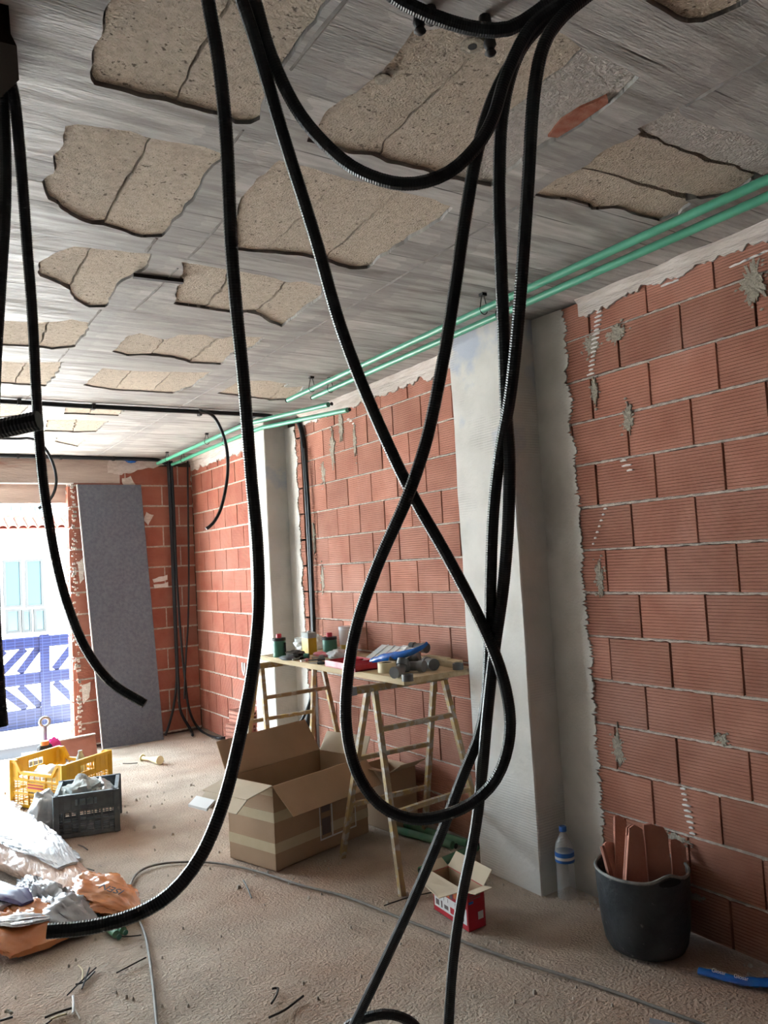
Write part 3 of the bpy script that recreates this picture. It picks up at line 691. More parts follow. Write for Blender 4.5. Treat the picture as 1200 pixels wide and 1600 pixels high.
# ================================================================== trestles and table
def trestle(w, lab, ext=.46):
    t = thing('trestle', w, lab, 'trestle', 'trestles under the plank'); w = V(w)
    f = lambda x, y, z: w+V((x, y, z))
    MB().bar(f(-ext, .01, .885), f(.21, .01, .885), .03, .035).build('top_bar', 'trestle', t)
    MB().box(f(-ext-.04, -.012, .865), f(-ext+.005, .03, .905)).bar(f(-ext-.025, .01, .84), f(-ext-.025, .01, .87), .012).build('bracket', 'grey_metal', t)
    legs = [(-.26, -.02, -.34, -.29), (.17, -.02, .24, -.20), (-.27, .03, -.31, .30), (.14, .03, .20, .28)]
    for a, b, c, d in legs: MB().bar(f(c, d, 0), f(a, b, .87), .026, .026, V((1, 0, 0))).build('leg', 'trestle', t)
    def rung(l1, l2, k):
        p = f(l1[2], l1[3], 0).lerp(f(l1[0], l1[1], .87), 1-k); q = f(l2[2], l2[3], 0).lerp(f(l2[0], l2[1], .87), 1-k)
        MB().bar(p, q, .022, .022).build('rung', 'trestle', t)
    for k in (.20, .62): rung(legs[0], legs[1], k)
    for k in (.40, .68): rung(legs[2], legs[3], k)
    return t
trestle((2.315, 3.31, 0), 'paint-spattered yellow trestle under the near end of the plank table', .36)
trestle((2.315, 4.64, 0), 'paint-spattered yellow trestle under the far end of the plank table', .27)
TZ = .935
MB().hexa([(2.13, 3.14, TZ-.03), (2.595, 3.16, TZ-.03), (2.60, 4.86, TZ-.03), (2.12, 4.78, TZ-.03), (2.13, 3.14, TZ), (2.595, 3.16, TZ), (2.60, 4.86, TZ), (2.12, 4.78, TZ)]).build('table_plank', 'wood', label='worn pale plank laid over the two trestles as a worktable', cat='plank')
tp = lambda x, y: fl(x, y, TZ)
# cans
def can(px, py, r, h, label, m, cap=True):
    c = tp(px, py); t = thing('paint_can', c, label, 'can', 'cans on the worktable')
    MB().lathe([(r*.97, 0), (r, .004), (r, h-.006), (r*.95, h)], c, 22).build('body', m, t, smooth=True)
    MB().lathe([(r*1.03, h-.016), (r*1.03, h), (r*.9, h+.001)], c, 22).build('rim', 'dark', t, smooth=True)
    if cap: MB().lathe([(r*.42, h), (r*.42, h+.022), (r*.36, h+.027)], c, 14).build('cap', 'red', t, smooth=True)
    return t
t = can(437, 1026, .042, .118, 'green can with red cap at the far left end of the table', 'can_green')
q = tp(437, 1026); MB().tube([q+V((.02, -.045, z)) for z in (.09, .06, .03)], .006, 6).build('handle', 'dark', t)
t = can(516, 1023, .046, .112, 'green can with red cap in the middle of the table', 'can_green')
q = tp(484, 1022); t = thing('tin', q, 'rectangular yellow tin with grey top standing between the green cans', 'tin')
MB().box(q-V((.03, .045, 0)), q+V((.03, .045, .105))).build('body', 'can_yellow', t); MB().box(q+V((-.031, -.046, .105)), q+V((.031, .046, .14))).build('top_band', 'rag', t); MB().lathe([(.012, .14), (.012, .15)], q, 10).build('spout', 'metal', t)
q = tp(545, 1020); t = thing('clear_jar', q, 'clear plastic jar half filled with ochre powder', 'jar')
MB().lathe([(.052, .002), (.055, .01), (.055, .055), (.054, .056)], q, 18).build('contents', 'can_yellow', t, smooth=True); MB().lathe([(.056, .057), (.058, .145), (.058, .15)], q, 18).build('body', 'clear_film', t, smooth=True); MB().lathe([(.06, .15), (.06, .168), (.055, .17)], q, 18).build('lid', 'bag_film', t, smooth=True)
crumple(tp(473, 1015)+V((0, 0, .04)), (.05, .06, .045), .4, 2.3, 3).build('plastic_bag', 'clear_film', smooth=True, label='crumpled pale film bag behind the yellow tin', cat='bag')
crumple(tp(500, 1014)+V((-.02, 0, .045)), (.045, .06, .05), .4, 2.3, 5).build('plastic_bag', 'clear_film', smooth=True, label='crumpled clear bag between yellow tin and middle green can', cat='bag')
crumple(tp(530, 1030)+V((0, 0, .027)), (.06, .08, .03), .45, 2.6, 8).build('plastic_bag', 'bag_film', smooth=True, label='crumpled white bag behind the red tray', cat='bag')
crumple(tp(462, 1027)+V((0, 0, .02)), (.05, .09, .022), .4, 3, 9).build('work_glove', 'dark_brown', smooth=True, label='dark rumpled glove beside the left green can', cat='glove')
crumple(tp(449, 1031)+V((0, 0, .012)), (.04, .07, .013), .2, 2, 12).build('sanding_pad', 'crate_grey', smooth=True, label='flat grey pad at the front left edge of the table', cat='pad')
crumple(tp(503, 1026)+V((0, 0, .014)), (.03, .08, .016), .35, 3, 14).build('work_glove', 'red_pink', smooth=True, label='reddish rumpled glove before the middle green can', cat='glove')
q = tp(479, 1030); MB().lathe([(.004, -.016), (.016, -.016), (.016, .016), (.004, .016)], q+V((0, 0, .018)), 14, V((.7, -.7, 0))).build('tape_roll', 'can_green', smooth=True, label='small green roll lying among the hand tools', cat='roll')
for i, (a, b, m, lb, nm) in enumerate([((457,1033),(476,1029),'dark','dark screwdriver lying left of the green roll','screwdriver'), ((470,1035),(482,1033),'red_pink','short red handled tool in front of the green roll','hand_tool'), ((482,1034),(508,1032),'crate_grey','grey flat file lying before the red tray','file'), ((484,1038),(507,1038),'dark','black handled cutter at the front edge beside the red tray','cutter'), ((488,1030),(508,1027),'rag','pale grey scraper behind the flat file','scraper')]):
    p, q = tp(*a), tp(*b); t = thing(nm, p, lb, 'tool', 'hand tools on the table'); k = p.lerp(q, .55); z = V((0, 0, .008))
    MB().bar(p+z, k+z, .008, .008).build('shaft', 'metal' if i != 2 else 'crate_grey', t); MB().tube([k+z, k.lerp(q, .5)+z*1.1, q+z], lambda j: (.009, .011, .008)[j], 8).build('handle', m, t, smooth=True)
# red tray
q0, q1 = tp(507, 1043), tp(590, 1051); u = (q1-q0); u = V((.02, u.y, 0)) if False else u
t = thing('red_tray', (q0+q1)/2, 'shallow open red plastic tray in the middle of the worktable', 'tray')
a = tp(508, 1041); ux = V((-.02, -.36, 0)); vx = V((.20, -.0, 0)); hz = V((0, 0, .035)); th = .006
MB().obox(a, ux, vx, V((0, 0, .006))).build('bottom', 'red', t)
MB().obox(a, ux, V((th, 0, 0)), hz).build('side', 'red_pink', t); MB().obox(a+vx-V((th, 0, 0)), ux, V((th, 0, 0)), hz).build('side', 'red', t)
MB().obox(a, V((0, -th, 0)), vx, hz).build('side', 'red', t); MB().obox(a+ux, V((0, th, 0)), vx, hz).build('side', 'red', t)
for k in (.28, .52, .77): MB().obox(a+ux*k+V((0, 0, .006)), V((0, -.005, 0)), vx, hz*.7).build('divider', 'red', t)
# clear organiser lid
a, b, c = tp(566, 1040), tp(612, 1034), tp(586, 1018)
t = thing('organiser', a.lerp(b, .5), 'clear compartment box propped behind the red tray', 'box')
o_ = V((2.30, 3.80, TZ+.002)); MB().obox(o_, V((0, -.33, 0)), V((.14, 0, .075)), V((0, 0, .018))).build('lid', 'clear_film', t)
for k in (.2, .4, .6, .8): MB().obox(o_+V((0, -.33*k, .019)), V((0, -.004, 0)), V((.14, 0, .075)), V((0, 0, .004))).build('rib', 'white', t)
MB().obox(o_+V((.13, -.20, .07)), V((0, -.05, 0)), V((.02, 0, .01)), V((0, 0, .02))).build('catch', 'white', t)
# blue film bag, a flat twisted ribbon
bp = [at(581,1034,0,2.27), at(600,1029,0,2.29), at(625,1024,0,2.32), at(648,1017,0,2.36), at(663,1009,0,2.40), at(668,1004,0,2.42)]
P = resample(spline(bp, .02), .02); rs = []
for i, (p, x, y) in enumerate(frames(P)):
    k = i/(len(P)-1); w = .04*(1-.9*abs(k-.3)) ; rs.append([p+V((math.cos(t*.785)*w*.6*(1+.25*nse((i*.6, t, 1))), 0, math.sin(t*.785)*w*.7*(1+.3*nse((i*.7, t, 3))))) for t in range(8)])
MB().rings(rs).build('film_bag', 'blue_film', smooth=True, label='glossy blue film bag stretched over the grey pipe fittings', cat='bag')
# tape roll
q = tp(605, 1050); t = thing('tape_roll', q, 'cream roll of masking tape right of the red tray', 'tape')
MB().lathe([(.028, 0), (.048, 0), (.048, .05), (.028, .05), (.028, 0)], q, 24, caps=False).build('tape', 'cream', t, smooth=True); MB().lathe([(.0275, .001), (.0275, .049), (.024, .049), (.024, .001), (.0275, .001)], q, 20, caps=False).build('core', 'dark_brown', t, smooth=True)
# grey pipe fittings
def fitting(p, d1, d2, r, label, ln=.06):
    p, d1, d2 = V(p), V(d1).normalized(), V(d2).normalized(); t = thing('pipe_fitting', p-V((0, 0, r)), label, 'pipe fitting', 'grey pipe fittings on the table')
    P = spline([p+d1*ln, p+d1*ln*.35, p+d2*ln*.35, p+d2*ln], .012); MB().tube(P, r*.9, 14).build('bend', 'pvc', t, smooth=True)
    for d in (d1, d2):
        MB().lathe([(r*.9, ln*.45), (r*1.06, ln*.5), (r*1.06, ln), (r*.8, ln), (r*.78, ln-.02)], p, 16, d, caps=False).build('socket', 'pvc', t, smooth=True)
        MB().lathe([(r*.78, ln-.012), (r*.78, ln-.010)], p, 14, d).build('bore', 'pvc_hole', t)
R_ = .027
fitting(tp(627,1058)+V((0, 0, R_*1.1)), (-.9, -.35, 0), (.4, .2, .8), R_, 'grey elbow fitting at the front edge with a raised socket')
fitting(tp(648,1050)+V((0, 0, R_*1.15)), (-.7, .3, 0), (.35, -.9, 0), R_, 'grey elbow fitting in the middle of the pile')
fitting(tp(672,1046)+V((0, 0, R_*1.15)), (.3, .9, 0), (-.25, -.95, 0), R_*1.05, 'grey elbow fitting with its open bore facing the room')
fitting(tp(640,1040)+V((0, 0, R_*1.2)), (-.2, .95, .1), (.5, -.7, .3), R_, 'grey elbow fitting at the back under the blue film')
fitting(tp(652,1036)+V((0.02, 0, R_*3.1)), (-.3, .95, 0), (.1, -1, 0), R_, 'grey fitting lying on top of the pile')
fitting(tp(618,1043)+V((0, 0, R_*1.2)), (.2, .9, 0), (-.6, -.7, .2), R_, 'grey elbow fitting next to the masking tape')
for (x, y, lb) in ((637, 1064, 'short grey coupling ring at the very front edge of the plank'), (716, 1046, 'single grey coupling ring alone at the right end of the plank')):
    q = tp(x, y); t = thing('coupling_ring', q, lb, 'ring', 'coupling rings'); MB().lathe([(.022, 0), (.028, 0), (.028, .032), (.022, .032), (.022, 0)], q, 18, caps=False).build('ring', 'pvc', t, smooth=True); MB().lathe([(.0215, .003), (.0215, .006)], q, 14).build('bore', 'pvc_hole', t)
MB().obox((2.50, 3.22, TZ), (.06, .0, 0), (.03, .34, 0), (0, 0, .035)).obox((2.515, 3.30, TZ+.034), (.03, 0, 0), (.01, .2, 0), (0, 0, .012)).build('batten', 'wood', label='short wooden batten at the back edge of the plank near the white column', cat='batten')

# ================================================================== big cardboard box
B0, BX, BY, BH = V((1.659, 3.665, 0)), V((.646, .169, 0)), V((-.105, .338, 0)), .415
bx = thing('cardboard_box', B0+(BX+BY)/2, 'large open cardboard box with pale tape bands before the trestles', 'box')
up = V((0, 0, BH)); xn, yn = BX.normalized(), BY.normalized(); th = .006
def wallp(a, b, inn, name='side', h=up): MB().obox(a, b, inn*th, h).build(name, 'cardboard', bx)
wallp(B0, BX, yn); wallp(B0+BY-yn*th, BX, yn); wallp(B0, BY, xn); wallp(B0+BX-xn*th, BY, xn); MB().obox(B0, BX, BY, V((0, 0, .006))).build('bottom', 'cardboard', bx)
def flap(a, b, d, name='flap', m='cardboard'):
    n = V(b).cross(V(d)).normalized()*.005; MB().hexa([a, a+b, a+b+n, a+n, a+d+b*.02, a+b*.98+d, a+b*.98+d+n, a+b*.02+d+n]).build(name, m, bx)
flap(B0+up, BX, -yn*.13+V((0, 0, -.13)))                           # near long flap folded down
flap(B0+BY+up, BX, yn*.10+V((0, 0, .17)))                          # far long flap standing up
flap(B0+up, BY, -xn*.16+V((0, 0, -.03)), m='cardboard_pale')       # left short flap
flap(B0+up-xn*.16+V((0, 0, -.03)), BY*.9, -xn*.06+V((0, .0, -.05)), m='cardboard_pale')
flap(B0+BX+up, BY, xn*.06+V((0, 0, .10)), m='cardboard_pale')      # right short flap
for z in (.085, .235): 
    MB().obox(B0+V((0, 0, z))-yn*.0015-xn*.0015, BX+xn*.003, -yn*.0012, V((0, 0, .05))).build('tape', 'tape', bx); MB().obox(B0+V((0, 0, z))-xn*.0015-yn*.0015, BY+yn*.003, -xn*.0012, V((0, 0, .05))).build('tape', 'tape', bx)
MB().obox(B0+V((0, 0, .365))-xn*.0015, BY, -xn*.0012, V((0, 0, .04))).build('tape', 'tape', bx)
lp = MB(); o_ = B0-yn*.004; fr_ = lambda s, z: o_+xn*s+V((0, 0, z))
for (s0, s1, z0, z1) in ((.30, .57, .315, .323), (.30, .57, .06, .068), (.30, .307, .06, .323), (.563, .57, .06, .323), (.385, .395, .068, .23)): MB().obox(fr_(s0, z0), xn*(s1-s0), -yn*.001, V((0, 0, z1-z0))).build('printed_frame', 'white', bx)
for (s0, s1, z0, z1) in ((.315, .378, .20, .27), (.315, .378, .085, .17), (.42, .50, .245, .295)): MB().obox(fr_(s0, z0), xn*(s1-s0), -yn*.001, V((0, 0, z1-z0))).build('printed_panel', 'print_dark', bx)
MB().obox(B0+up-xn*.20+BY*.55+V((0, 0, -.055)), BY*.42, -xn*.05+V((0, 0, -.03)), V((0, 0, .012))).build('foam_piece', 'white', bx, label='white foam strip stuck on the left flap')
# smaller cardboard box behind
b2 = thing('cardboard_box', V((2.47, 3.93, 0)), 'smaller brown cardboard box half hidden behind the trestle by the wall', 'box')
C0, cx_, cy_ = V((2.395, 3.72, 0)), V((.19, .026, 0)), V((-.03, .28, 0)); hz = V((0, 0, .33))
for a, b, i_ in ((C0, cx_, cy_), (C0+cy_*.98, cx_, cy_), (C0, cy_, cx_), (C0+cx_*.97, cy_, cx_)): MB().obox(a, b, i_.normalized()*.006, hz).build('side', 'cardboard', b2)
MB().obox(C0, cx_, cy_, V((0, 0, .006))).build('bottom', 'cardboard', b2)
MB().obox(C0+hz, cx_, -cy_.normalized()*.09+V((0, 0, .05)), V((0, 0, .005))).build('flap', 'cardboard_pale', b2); MB().obox(C0+hz, cy_, -cx_.normalized()*.1+V((0, 0, .03)), V((0, 0, .005))).build('flap', 'cardboard', b2)

# ================================================================== crates
def crate_panel(par, p0, p1, h, m, dish=0, nx=9, nz=6, t=.012, solid=(.62, 1), hole=True, mid=None):
    p0, p1 = V(p0), V(p1); u = p1-p0; L_ = u.length; d = u.normalized(); nrm = V((d.y, -d.x, 0))
    rim = lambda s: h-(dish*max(0, min(1, (min(s, 1-s)-.10)/.10)) if dish else 0)
    mb = MB(); P = lambda s, z: p0+d*(s*L_)+V((0, 0, z))
    mb.bar(P(0, 0), P(0, h), .03, .03)
    K = 20
    for i in range(K):
        a, b = i/K, (i+1)/K; mb.bar(P(a, rim(a)-.01), P(b, rim(b)-.01), .022, .02)
    mb.bar(P(.02, .011), P(.98, .011), .016, .02)
    zb = [h*.34, h*.62] if not dish else [h*.3, h*.6]
    for z in zb: mb.bar(P(.02, z), P(.98, z), t, .012)
    for i in range(1, nx):
        s = i/nx; mb.bar(P(s, 0), P(s, rim(s)-.01), t*.8, .012 if i % 3 == 0 else .005, V((0, 0, 1)))
    for j in range(1, nz*2):
        z = h*.62*j/(nz*2); mb.bar(P(0, z), P(1, z), t*.5, .004)
    if not dish:                                     # solid upper band with a hand hole
        for (s0, s1, z0, z1) in ((0, .32, h*.64, h*.94), (.68, 1, h*.64, h*.94), (.32, .68, h*.64, h*.72), (.32, .68, h*.87, h*.94)) if hole else ((0, 1, h*.64, h*.94),):
            mb.obox(P(s0, z0)-nrm*.004, d*((s1-s0)*L_), nrm*.008, V((0, 0, z1-z0)))
    else:
        for (s0, s1) in ((.02, .14), (.86, .98)): mb.obox(P(s0, h*.62)-nrm*.004, d*((s1-s0)*L_), nrm*.008, V((0, 0, h*.33)))
    o = mb.build('side_panel', m, par)
    if mid: MB().obox(P(.32, h*.36)+nrm*.008, d*(.34*L_), nrm*.003, V((0, 0, h*.2))).build('name_plate', m, o); MB().obox(P(.34, h*.43)+nrm*.0115, d*(.3*L_), nrm*.001, V((0, 0, .012))).obox(P(.34, h*.50)+nrm*.0115, d*(.3*L_), nrm*.001, V((0, 0, .008))).build('lettering', 'red', o)
    return o
yl, yb_, yr, yn_ = V((.775, 5.93, 0)), V((1.11, 6.13, 0)), V((1.36, 5.69, 0)), V((1.02, 5.48, 0))
yc = thing('yellow_crate', (yl+yr)/2, 'bright yellow slatted plastic crate by the opening', 'crate')
crate_panel(yc, yl, yn_, .305, 'yellow', .07, mid=True); crate_panel(yc, yn_, yr, .305, 'yellow'); crate_panel(yc, yr, yb_, .305, 'yellow', .07); crate_panel(yc, yb_, yl, .305, 'yellow')
MB().prism([yl+V((0, 0, .004)), yn_+V((0, 0, .004)), yr+V((0, 0, .004)), yb_+V((0, 0, .004))], (0, 0, .01)).build('bottom', 'yellow', yc)
crumple((.98, 5.82, .14), (.12, .14, .10), .35, 2, 2).build('film_bundle', 'white_film', smooth=True, label='crumpled white and blue film lying in the yellow crate', cat='film')
MB().lathe([(.035, 0), (.036, .2), (.025, .25), (.015, .27), (.015, .29)], (1.20, 5.84, .016), 14).build('spray_bottle', 'rag', smooth=True, label='pale grey bottle standing in the right half of the yellow crate', cat='bottle')
d0, du, dv = V((.876, 4.971, 0)), V((.322, -.09, 0)), V((.10, .345, 0))
dc = thing('grey_crate', d0+(du+dv)/2, 'dusty dark grey plastic crate with pale rags, before the yellow crate', 'crate')
dh = .245
for a, b in ((d0, d0+du), (d0+du, d0+du+dv), (d0+du+dv, d0+dv), (d0+dv, d0)): crate_panel(dc, a, b, dh, 'crate_grey', nx=8, nz=7)
MB().obox(d0+V((0, 0, .004)), du, dv, V((0, 0, .01))).build('bottom', 'crate_grey', dc)
cc = d0+(du+dv)/2
crumple(cc+V((-.03, 0, .20)), (.12, .12, .085), .5, 2.4, 6, 28, 18).build('rag_bundle', 'rag', smooth=True, label='crumpled grey cloth heaped in the dark crate', cat='rag')
crumple(cc+V((.08, -.01, .19)), (.07, .11, .06), .5, 2.6, 16, 24, 16).build('rag_bundle', 'bag_film', smooth=True, label='smaller pale film wad at the right of the dark crate', cat='rag')
crumple(fl(72, 1305)+V((0, 0.03, .105)), (.085, .10, .13), .35, 1.8, 20, 26, 18).build('rubbish_bag', 'bag_film', smooth=True, label='grey plastic bag slumped against the left of the dark crate', cat='bag')
# things between the yellow crate and the opening
pk = thing('terracotta_slab', (1.42, 7.03, 0), 'long terracotta slab standing on edge below the opening', 'slab')
MB().hexa([(1.17, 7.03, 0), (1.585, 7.03, 0), (1.585, 7.07, 0), (1.17, 7.07, 0), (1.17, 7.10, .155), (1.585, 7.10, .165), (1.585, 7.14, .165), (1.17, 7.14, .155)]).build('slab', 'brick_dry', pk)
MB().bar((1.17, 7.095, .158), (1.585, 7.095, .168), .05, .008).build('top_edge', 'mortar', pk)
lt = thing('hand_tool', fl(72, 1185), 'grey tool with a round eye standing behind the yellow crate', 'tool')
q = at(70, 1134, 1, 6.7); q2 = at(71, 1178, 1, 6.7); MB().tube([q2, q], .018, 8).build('shank', 'grey_metal', lt, smooth=True)
MB().rings([[q+V((math.cos(a)*(.035+.012*math.cos(b)), .012*math.sin(b), .03+math.sin(a)*(.035+.012*math.cos(b)))) for b in [k*math.pi/4 for k in range(8)]] for a in [k*math.pi/8 for k in range(16)]], closed=True).build('eye', 'metal', lt, smooth=True)
MB().tube([V((q2.x, q2.y, 0)), q2], .02, 8).build('stem', 'grey_metal', lt)
crumple(at(70, 1170, 1, 6.55), (.05, .04, .045), .3, 2, 30).build('hand_torch', 'dark', smooth=True, label='black and orange gadget lying behind the yellow crate', cat='gadget')
for o in [bpy.data.objects['hand_torch']]:
    q = at(70, 1164, 1, 6.5); MB().lathe([(.03, 0), (.033, .015), (.03, .03)], q, 14).build('band', 'print_orange', o, smooth=True)
crumple(at(83, 1164, 1, 6.6), (.05, .035, .05), .5, 2.6, 31).build('pink_cloth', 'pink', smooth=True, label='small bright pink cloth behind the yellow crate', cat='cloth')
sb = MB().box((at(70, 1170, 1, 6.6).x-.14, 6.42, 0), (at(83, 1164, 1, 6.6).x+.06, 6.78, at(72, 1178, 1, 6.6).z)); sb.build('tool_case', 'grey_metal', label='low grey case behind the yellow crate carrying small tools', cat='case')

# ================================================================== plastic-wrapped bundles on the left
def loft(pts, rad, m, name, label, cat, wr_=.12, n=26, seed=0, parent=None):
    n *= 2; P = resample(spline(pts, .03), .012); rs = []; N_ = len(P)
    for i, (p, x, y) in enumerate(frames(P)):
        k = i/(N_-1); f = k*(len(rad)-1); a = int(min(f, len(rad)-2)); g = f-a; rw = rad[a][0]*(1-g)+rad[a+1][0]*g; rh = rad[a][1]*(1-g)+rad[a+1][1]*g
        d = (P[min(i+1, N_-1)]-P[max(i-1, 0)]).normalized(); sx = d.cross(V((0, 0, 1))).normalized(); r = []
        for t in range(n):
            th_ = 2*math.pi*t/n; cs, sn = math.cos(th_), math.sin(th_); w = 1+wr_*nse((i*.09+seed, cs*2.4, sn*2.4))+wr_*.6*(.3-abs(nse((i*.16+seed+cs*1.5, cs*4, sn*4))))*1.6+wr_*.35*(.3-abs(nse((i*.3+seed, cs*9+i*.1, sn*9))))*1.6
            q = p+sx*math.cos(th_)*rw*w+V((0, 0, 1))*math.sin(th_)*rh*w; q.z = max(q.z, .003); r.append(q)
        rs.append(r)
    return MB().rings(rs).build(name, m, parent, smooth=True, label=label, cat=cat)
bA = loft([(.22, 6.2, .09), (.47, 5.3, .09), (.60, 4.75, .09), (.71, 4.3, .085), (.78, 4.02, .065), (.81, 3.90, .045)], [(.15, .095), (.17, .11), (.17, .11), (.15, .10), (.12, .08), (.09, .05)], 'orange_film', 'wrapped_bundle', 'long film-wrapped bundle with pale sheen and orange printed end', 'bundle', .07, 40, seed=3)
loft([(.36, 5.75, .18), (.50, 5.2, .19), (.61, 4.72, .188), (.71, 4.32, .172), (.77, 4.08, .135)], [(.03, .012), (.13, .018), (.14, .02), (.12, .018), (.05, .008)], 'white_film', 'sheen_layer', None, None, .22, 40, seed=9, parent=bA)  # white layer paints the sky's sheen onto the top of the wrapping
oa = loft([(.77, 4.03, .06), (.83, 3.86, .06), (.89, 3.72, .05), (.95, 3.585, .022)], [(.09, .045), (.13, .055), (.12, .04), (.03, .012)], 'orange_deep', 'bag_end', None, None, .34, 40, seed=5, parent=bA)
oa['label'] = 'orange printed end of the wrapping'
def text(s, w, xd, yd, size, m, parent, name='lettering'):
    cu = bpy.data.curves.new(name, 'FONT'); cu.body = s; cu.size = size; cu.extrude = .0006; cu.align_x = 'CENTER'
    to = bpy.data.objects.new(name, cu); COL.objects.link(to); dg = bpy.context.evaluated_depsgraph_get(); me = bpy.data.meshes.new_from_object(to.evaluated_get(dg)); bpy.data.objects.remove(to)
    xd, yd = V(xd).normalized(), V(yd); yd = (yd-xd*yd.dot(xd)).normalized(); zd = xd.cross(yd)
    me.transform(Matrix((xd, yd, zd)).transposed().to_4x4()); me.materials.clear(); me.materials.append(MT[m])
    o = bpy.data.objects.new(name, me); link(o, parent, w); return o
text('ISEN', V((.895, 3.735, .108)), (-.10, .12, .03), (-.12, -.10, .0), .06, 'dark', oa)
bB = loft([(.05, 5.2, .065), (.24, 4.6, .075), (.36, 4.2, .075), (.45, 3.95, .07), (.48, 3.85, .055)], [(.14, .085), (.15, .095), (.15, .095), (.13, .08), (.11, .06)], 'white_film', 'wrapped_bundle', 'white sheened film-wrapped bundle at the lower left edge', 'bundle', .10, 40, seed=14)
ob = loft([(.47, 3.94, .05), (.51, 3.80, .055), (.53, 3.67, .045), (.55, 3.54, .02)], [(.11, .05), (.14, .055), (.15, .04), (.10, .012)], 'orange_deep', 'bag_end', None, None, .4, 40, seed=18, parent=bB); ob['label'] = 'orange crumpled end of the wrapping'
loft([(.45, 4.0, .145), (.51, 3.89, .13), (.55, 3.80, .11)], [(.04, .008), (.065, .010), (.03, .006)], 'violet_film', 'printed_patch', None, None, .2, 24, seed=22, parent=bB)
loft([(.40, 3.74, .10), (.50, 3.69, .10), (.62, 3.68, .075)], [(.02, .008), (.06, .014), (.02, .008)], 'white_film', 'torn_film', None, None, .5, 30, seed=26, parent=bB)
loft([(.585, 4.22, .05), (.625, 4.0, .055), (.665, 3.83, .055), (.71, 3.69, .045), (.75, 3.58, .02)], [(.03, .04), (.05, .06), (.075, .06), (.11, .05), (.06, .014)], 'silver_film', 'silver_wrap', 'crumpled silver grey film between the two wrapped bundles', 'film', .5, 40, 31)
bC = loft([(.55, 6.5, .02), (.70, 5.5, .02), (.81, 4.9, .02), (.885, 4.48, .014)], [(.12, .02), (.13, .028), (.09, .025), (.03, .01)], 'white_film', 'film_sheet', 'loose bluish film trailing beside the wrapped bundle', 'film', .4, 36, 40)
for i, (a, b) in enumerate((((138, 1422), (186, 1464)), ((152, 1420), (196, 1457)))):
    p, q = fl(*a, .016), fl(*b, .016); p = p+(p-q)*.3; o = pipe([p, p.lerp(q, .5), q], .0155, ('left' if not i else 'right')+' one of two green pipe ends poking from the wrapping', 'green_pipe_dusty', 'green pipe ends on the floor', capm='can_green')
MB().lathe([(.008, 0), (.017, 0), (.017, .03), (.008, .03), (.008, 0)], fl(20, 1480, -.001), 16, caps=False).build('pipe_offcut', 'green_pipe', smooth=True, label='tiny green pipe ring on the floor at lower left', cat='offcut')

# ================================================================== near right corner
BC = V((2.432, 2.05, 0)); bk = thing('rubble_bucket', BC, 'black rubber builder bucket with dusty rim against the brick wall', 'bucket')
N_ = 44; rs = []
prof = [(.118, .004), (.138, .012), (.150, .035), (.160, .09), (.166, .16), (.170, .24), (.172, .298)]
HA = math.radians(-108)
def rimz(t, z):                                  # the rim rises to two looped handles
    if z < .25: return z
    k = (z-.24)/.058; d1 = (t-HA+math.pi) % (2*math.pi)-math.pi; d2 = (t-HA) % (2*math.pi)-math.pi
    return z+k*(.026*(math.exp(-(d1/.30)**2)+math.exp(-(d2/.30)**2))-.004)
def ringp(r, z, top=False): return [BC+V((r*math.cos(t)*.98, r*math.sin(t)*1.02, rimz(t, z))) for t in [2*math.pi*k/N_ for k in range(N_)]]
rs = [ringp(r, z) for r, z in prof]+[ringp(r-.006, z) for r, z in reversed(prof[2:])]+[ringp(.13, .02)]
MB().rings(rs).build('body', 'rubber', bk, smooth=True)
rr = [p+V((0, 0, .001)) for p in ringp(.169, .298)]
mb = MB(); fr2 = []
for k in range(N_):
    p = rr[k]; a = rr[(k+1) % N_]-rr[k-1]; a.normalize(); x = (p-BC); x.z = 0; x.normalize(); y = a.cross(x); fr2.append([p+(x*math.cos(b)+y*math.sin(b))*.006 for b in [j*math.pi/3 for j in range(6)]])
mb.rings(fr2, closed=True).build('rim', 'rubber_rim', bk, smooth=True)
ha = HA; ht = BC+V((math.cos(ha)*.1715*.98, math.sin(ha)*.1715*1.02, 0)); tn = V((-math.sin(ha), math.cos(ha), 0)); on = V((math.cos(ha), math.sin(ha), 0))
MB().prism([ht+tn*.045*math.cos(a)+V((0, 0, .296+.013*math.sin(a)))+on*.0005 for a in [k*math.pi/8 for k in range(16)]], on*.002).build('handle_hole', 'pvc_hole', bk)
# broken ceramic pieces
def shard(px0, py0, px1, py1, w, dist, tilt, label, seed, th=.035, rot=0.0, ext=.12):
    b, t_ = pd(px0, py0, dist), pd(px1, py1, dist+tilt); d = (t_-b); L_ = d.length; d.normalize(); s = V((math.cos(rot), math.sin(rot), 0)); s = (s-d*s.dot(d)).normalized(); n = s.cross(d)
    rnd = random.Random(seed); top = [(-.5, 1-.06*rnd.random()), (-.2, 1+.02*rnd.random()), (.1, 1-.05*rnd.random()), (.35, .97-.1*rnd.random()), (.5, .85-.1*rnd.random())]
    P = [b-d*ext-s*w/2, b-d*ext+s*w/2]+[b+s*w*a+d*L_*k for a, k in reversed(top)]
    o = thing('brick_shard', b-d*ext, label, 'brick shard', 'broken bricks in the bucket')
    MB().prism(P, n*.008).build('face', 'brick_dry', o); MB().prism([p+n*(th-.008) for p in P], n*.008).build('face', 'brick_dry', o)
    for k in (-.47, -.1, .3): MB().obox(b-d*ext+s*w*k+n*.006, s*.007, n*(th-.012), d*(L_+ext)*.84).build('web', 'brick_dry', o)
RT = -.72
shard(1030, 1370, 1022, 1287, .085, 2.93, .04, 'tallest flat brick shard in the middle of the bucket', 1, .022, RT)
shard(985, 1375, 990, 1290, .06, 2.90, .06, 'brick shard with a jagged tip left of the tallest one', 2, .03, RT+.3, .05)
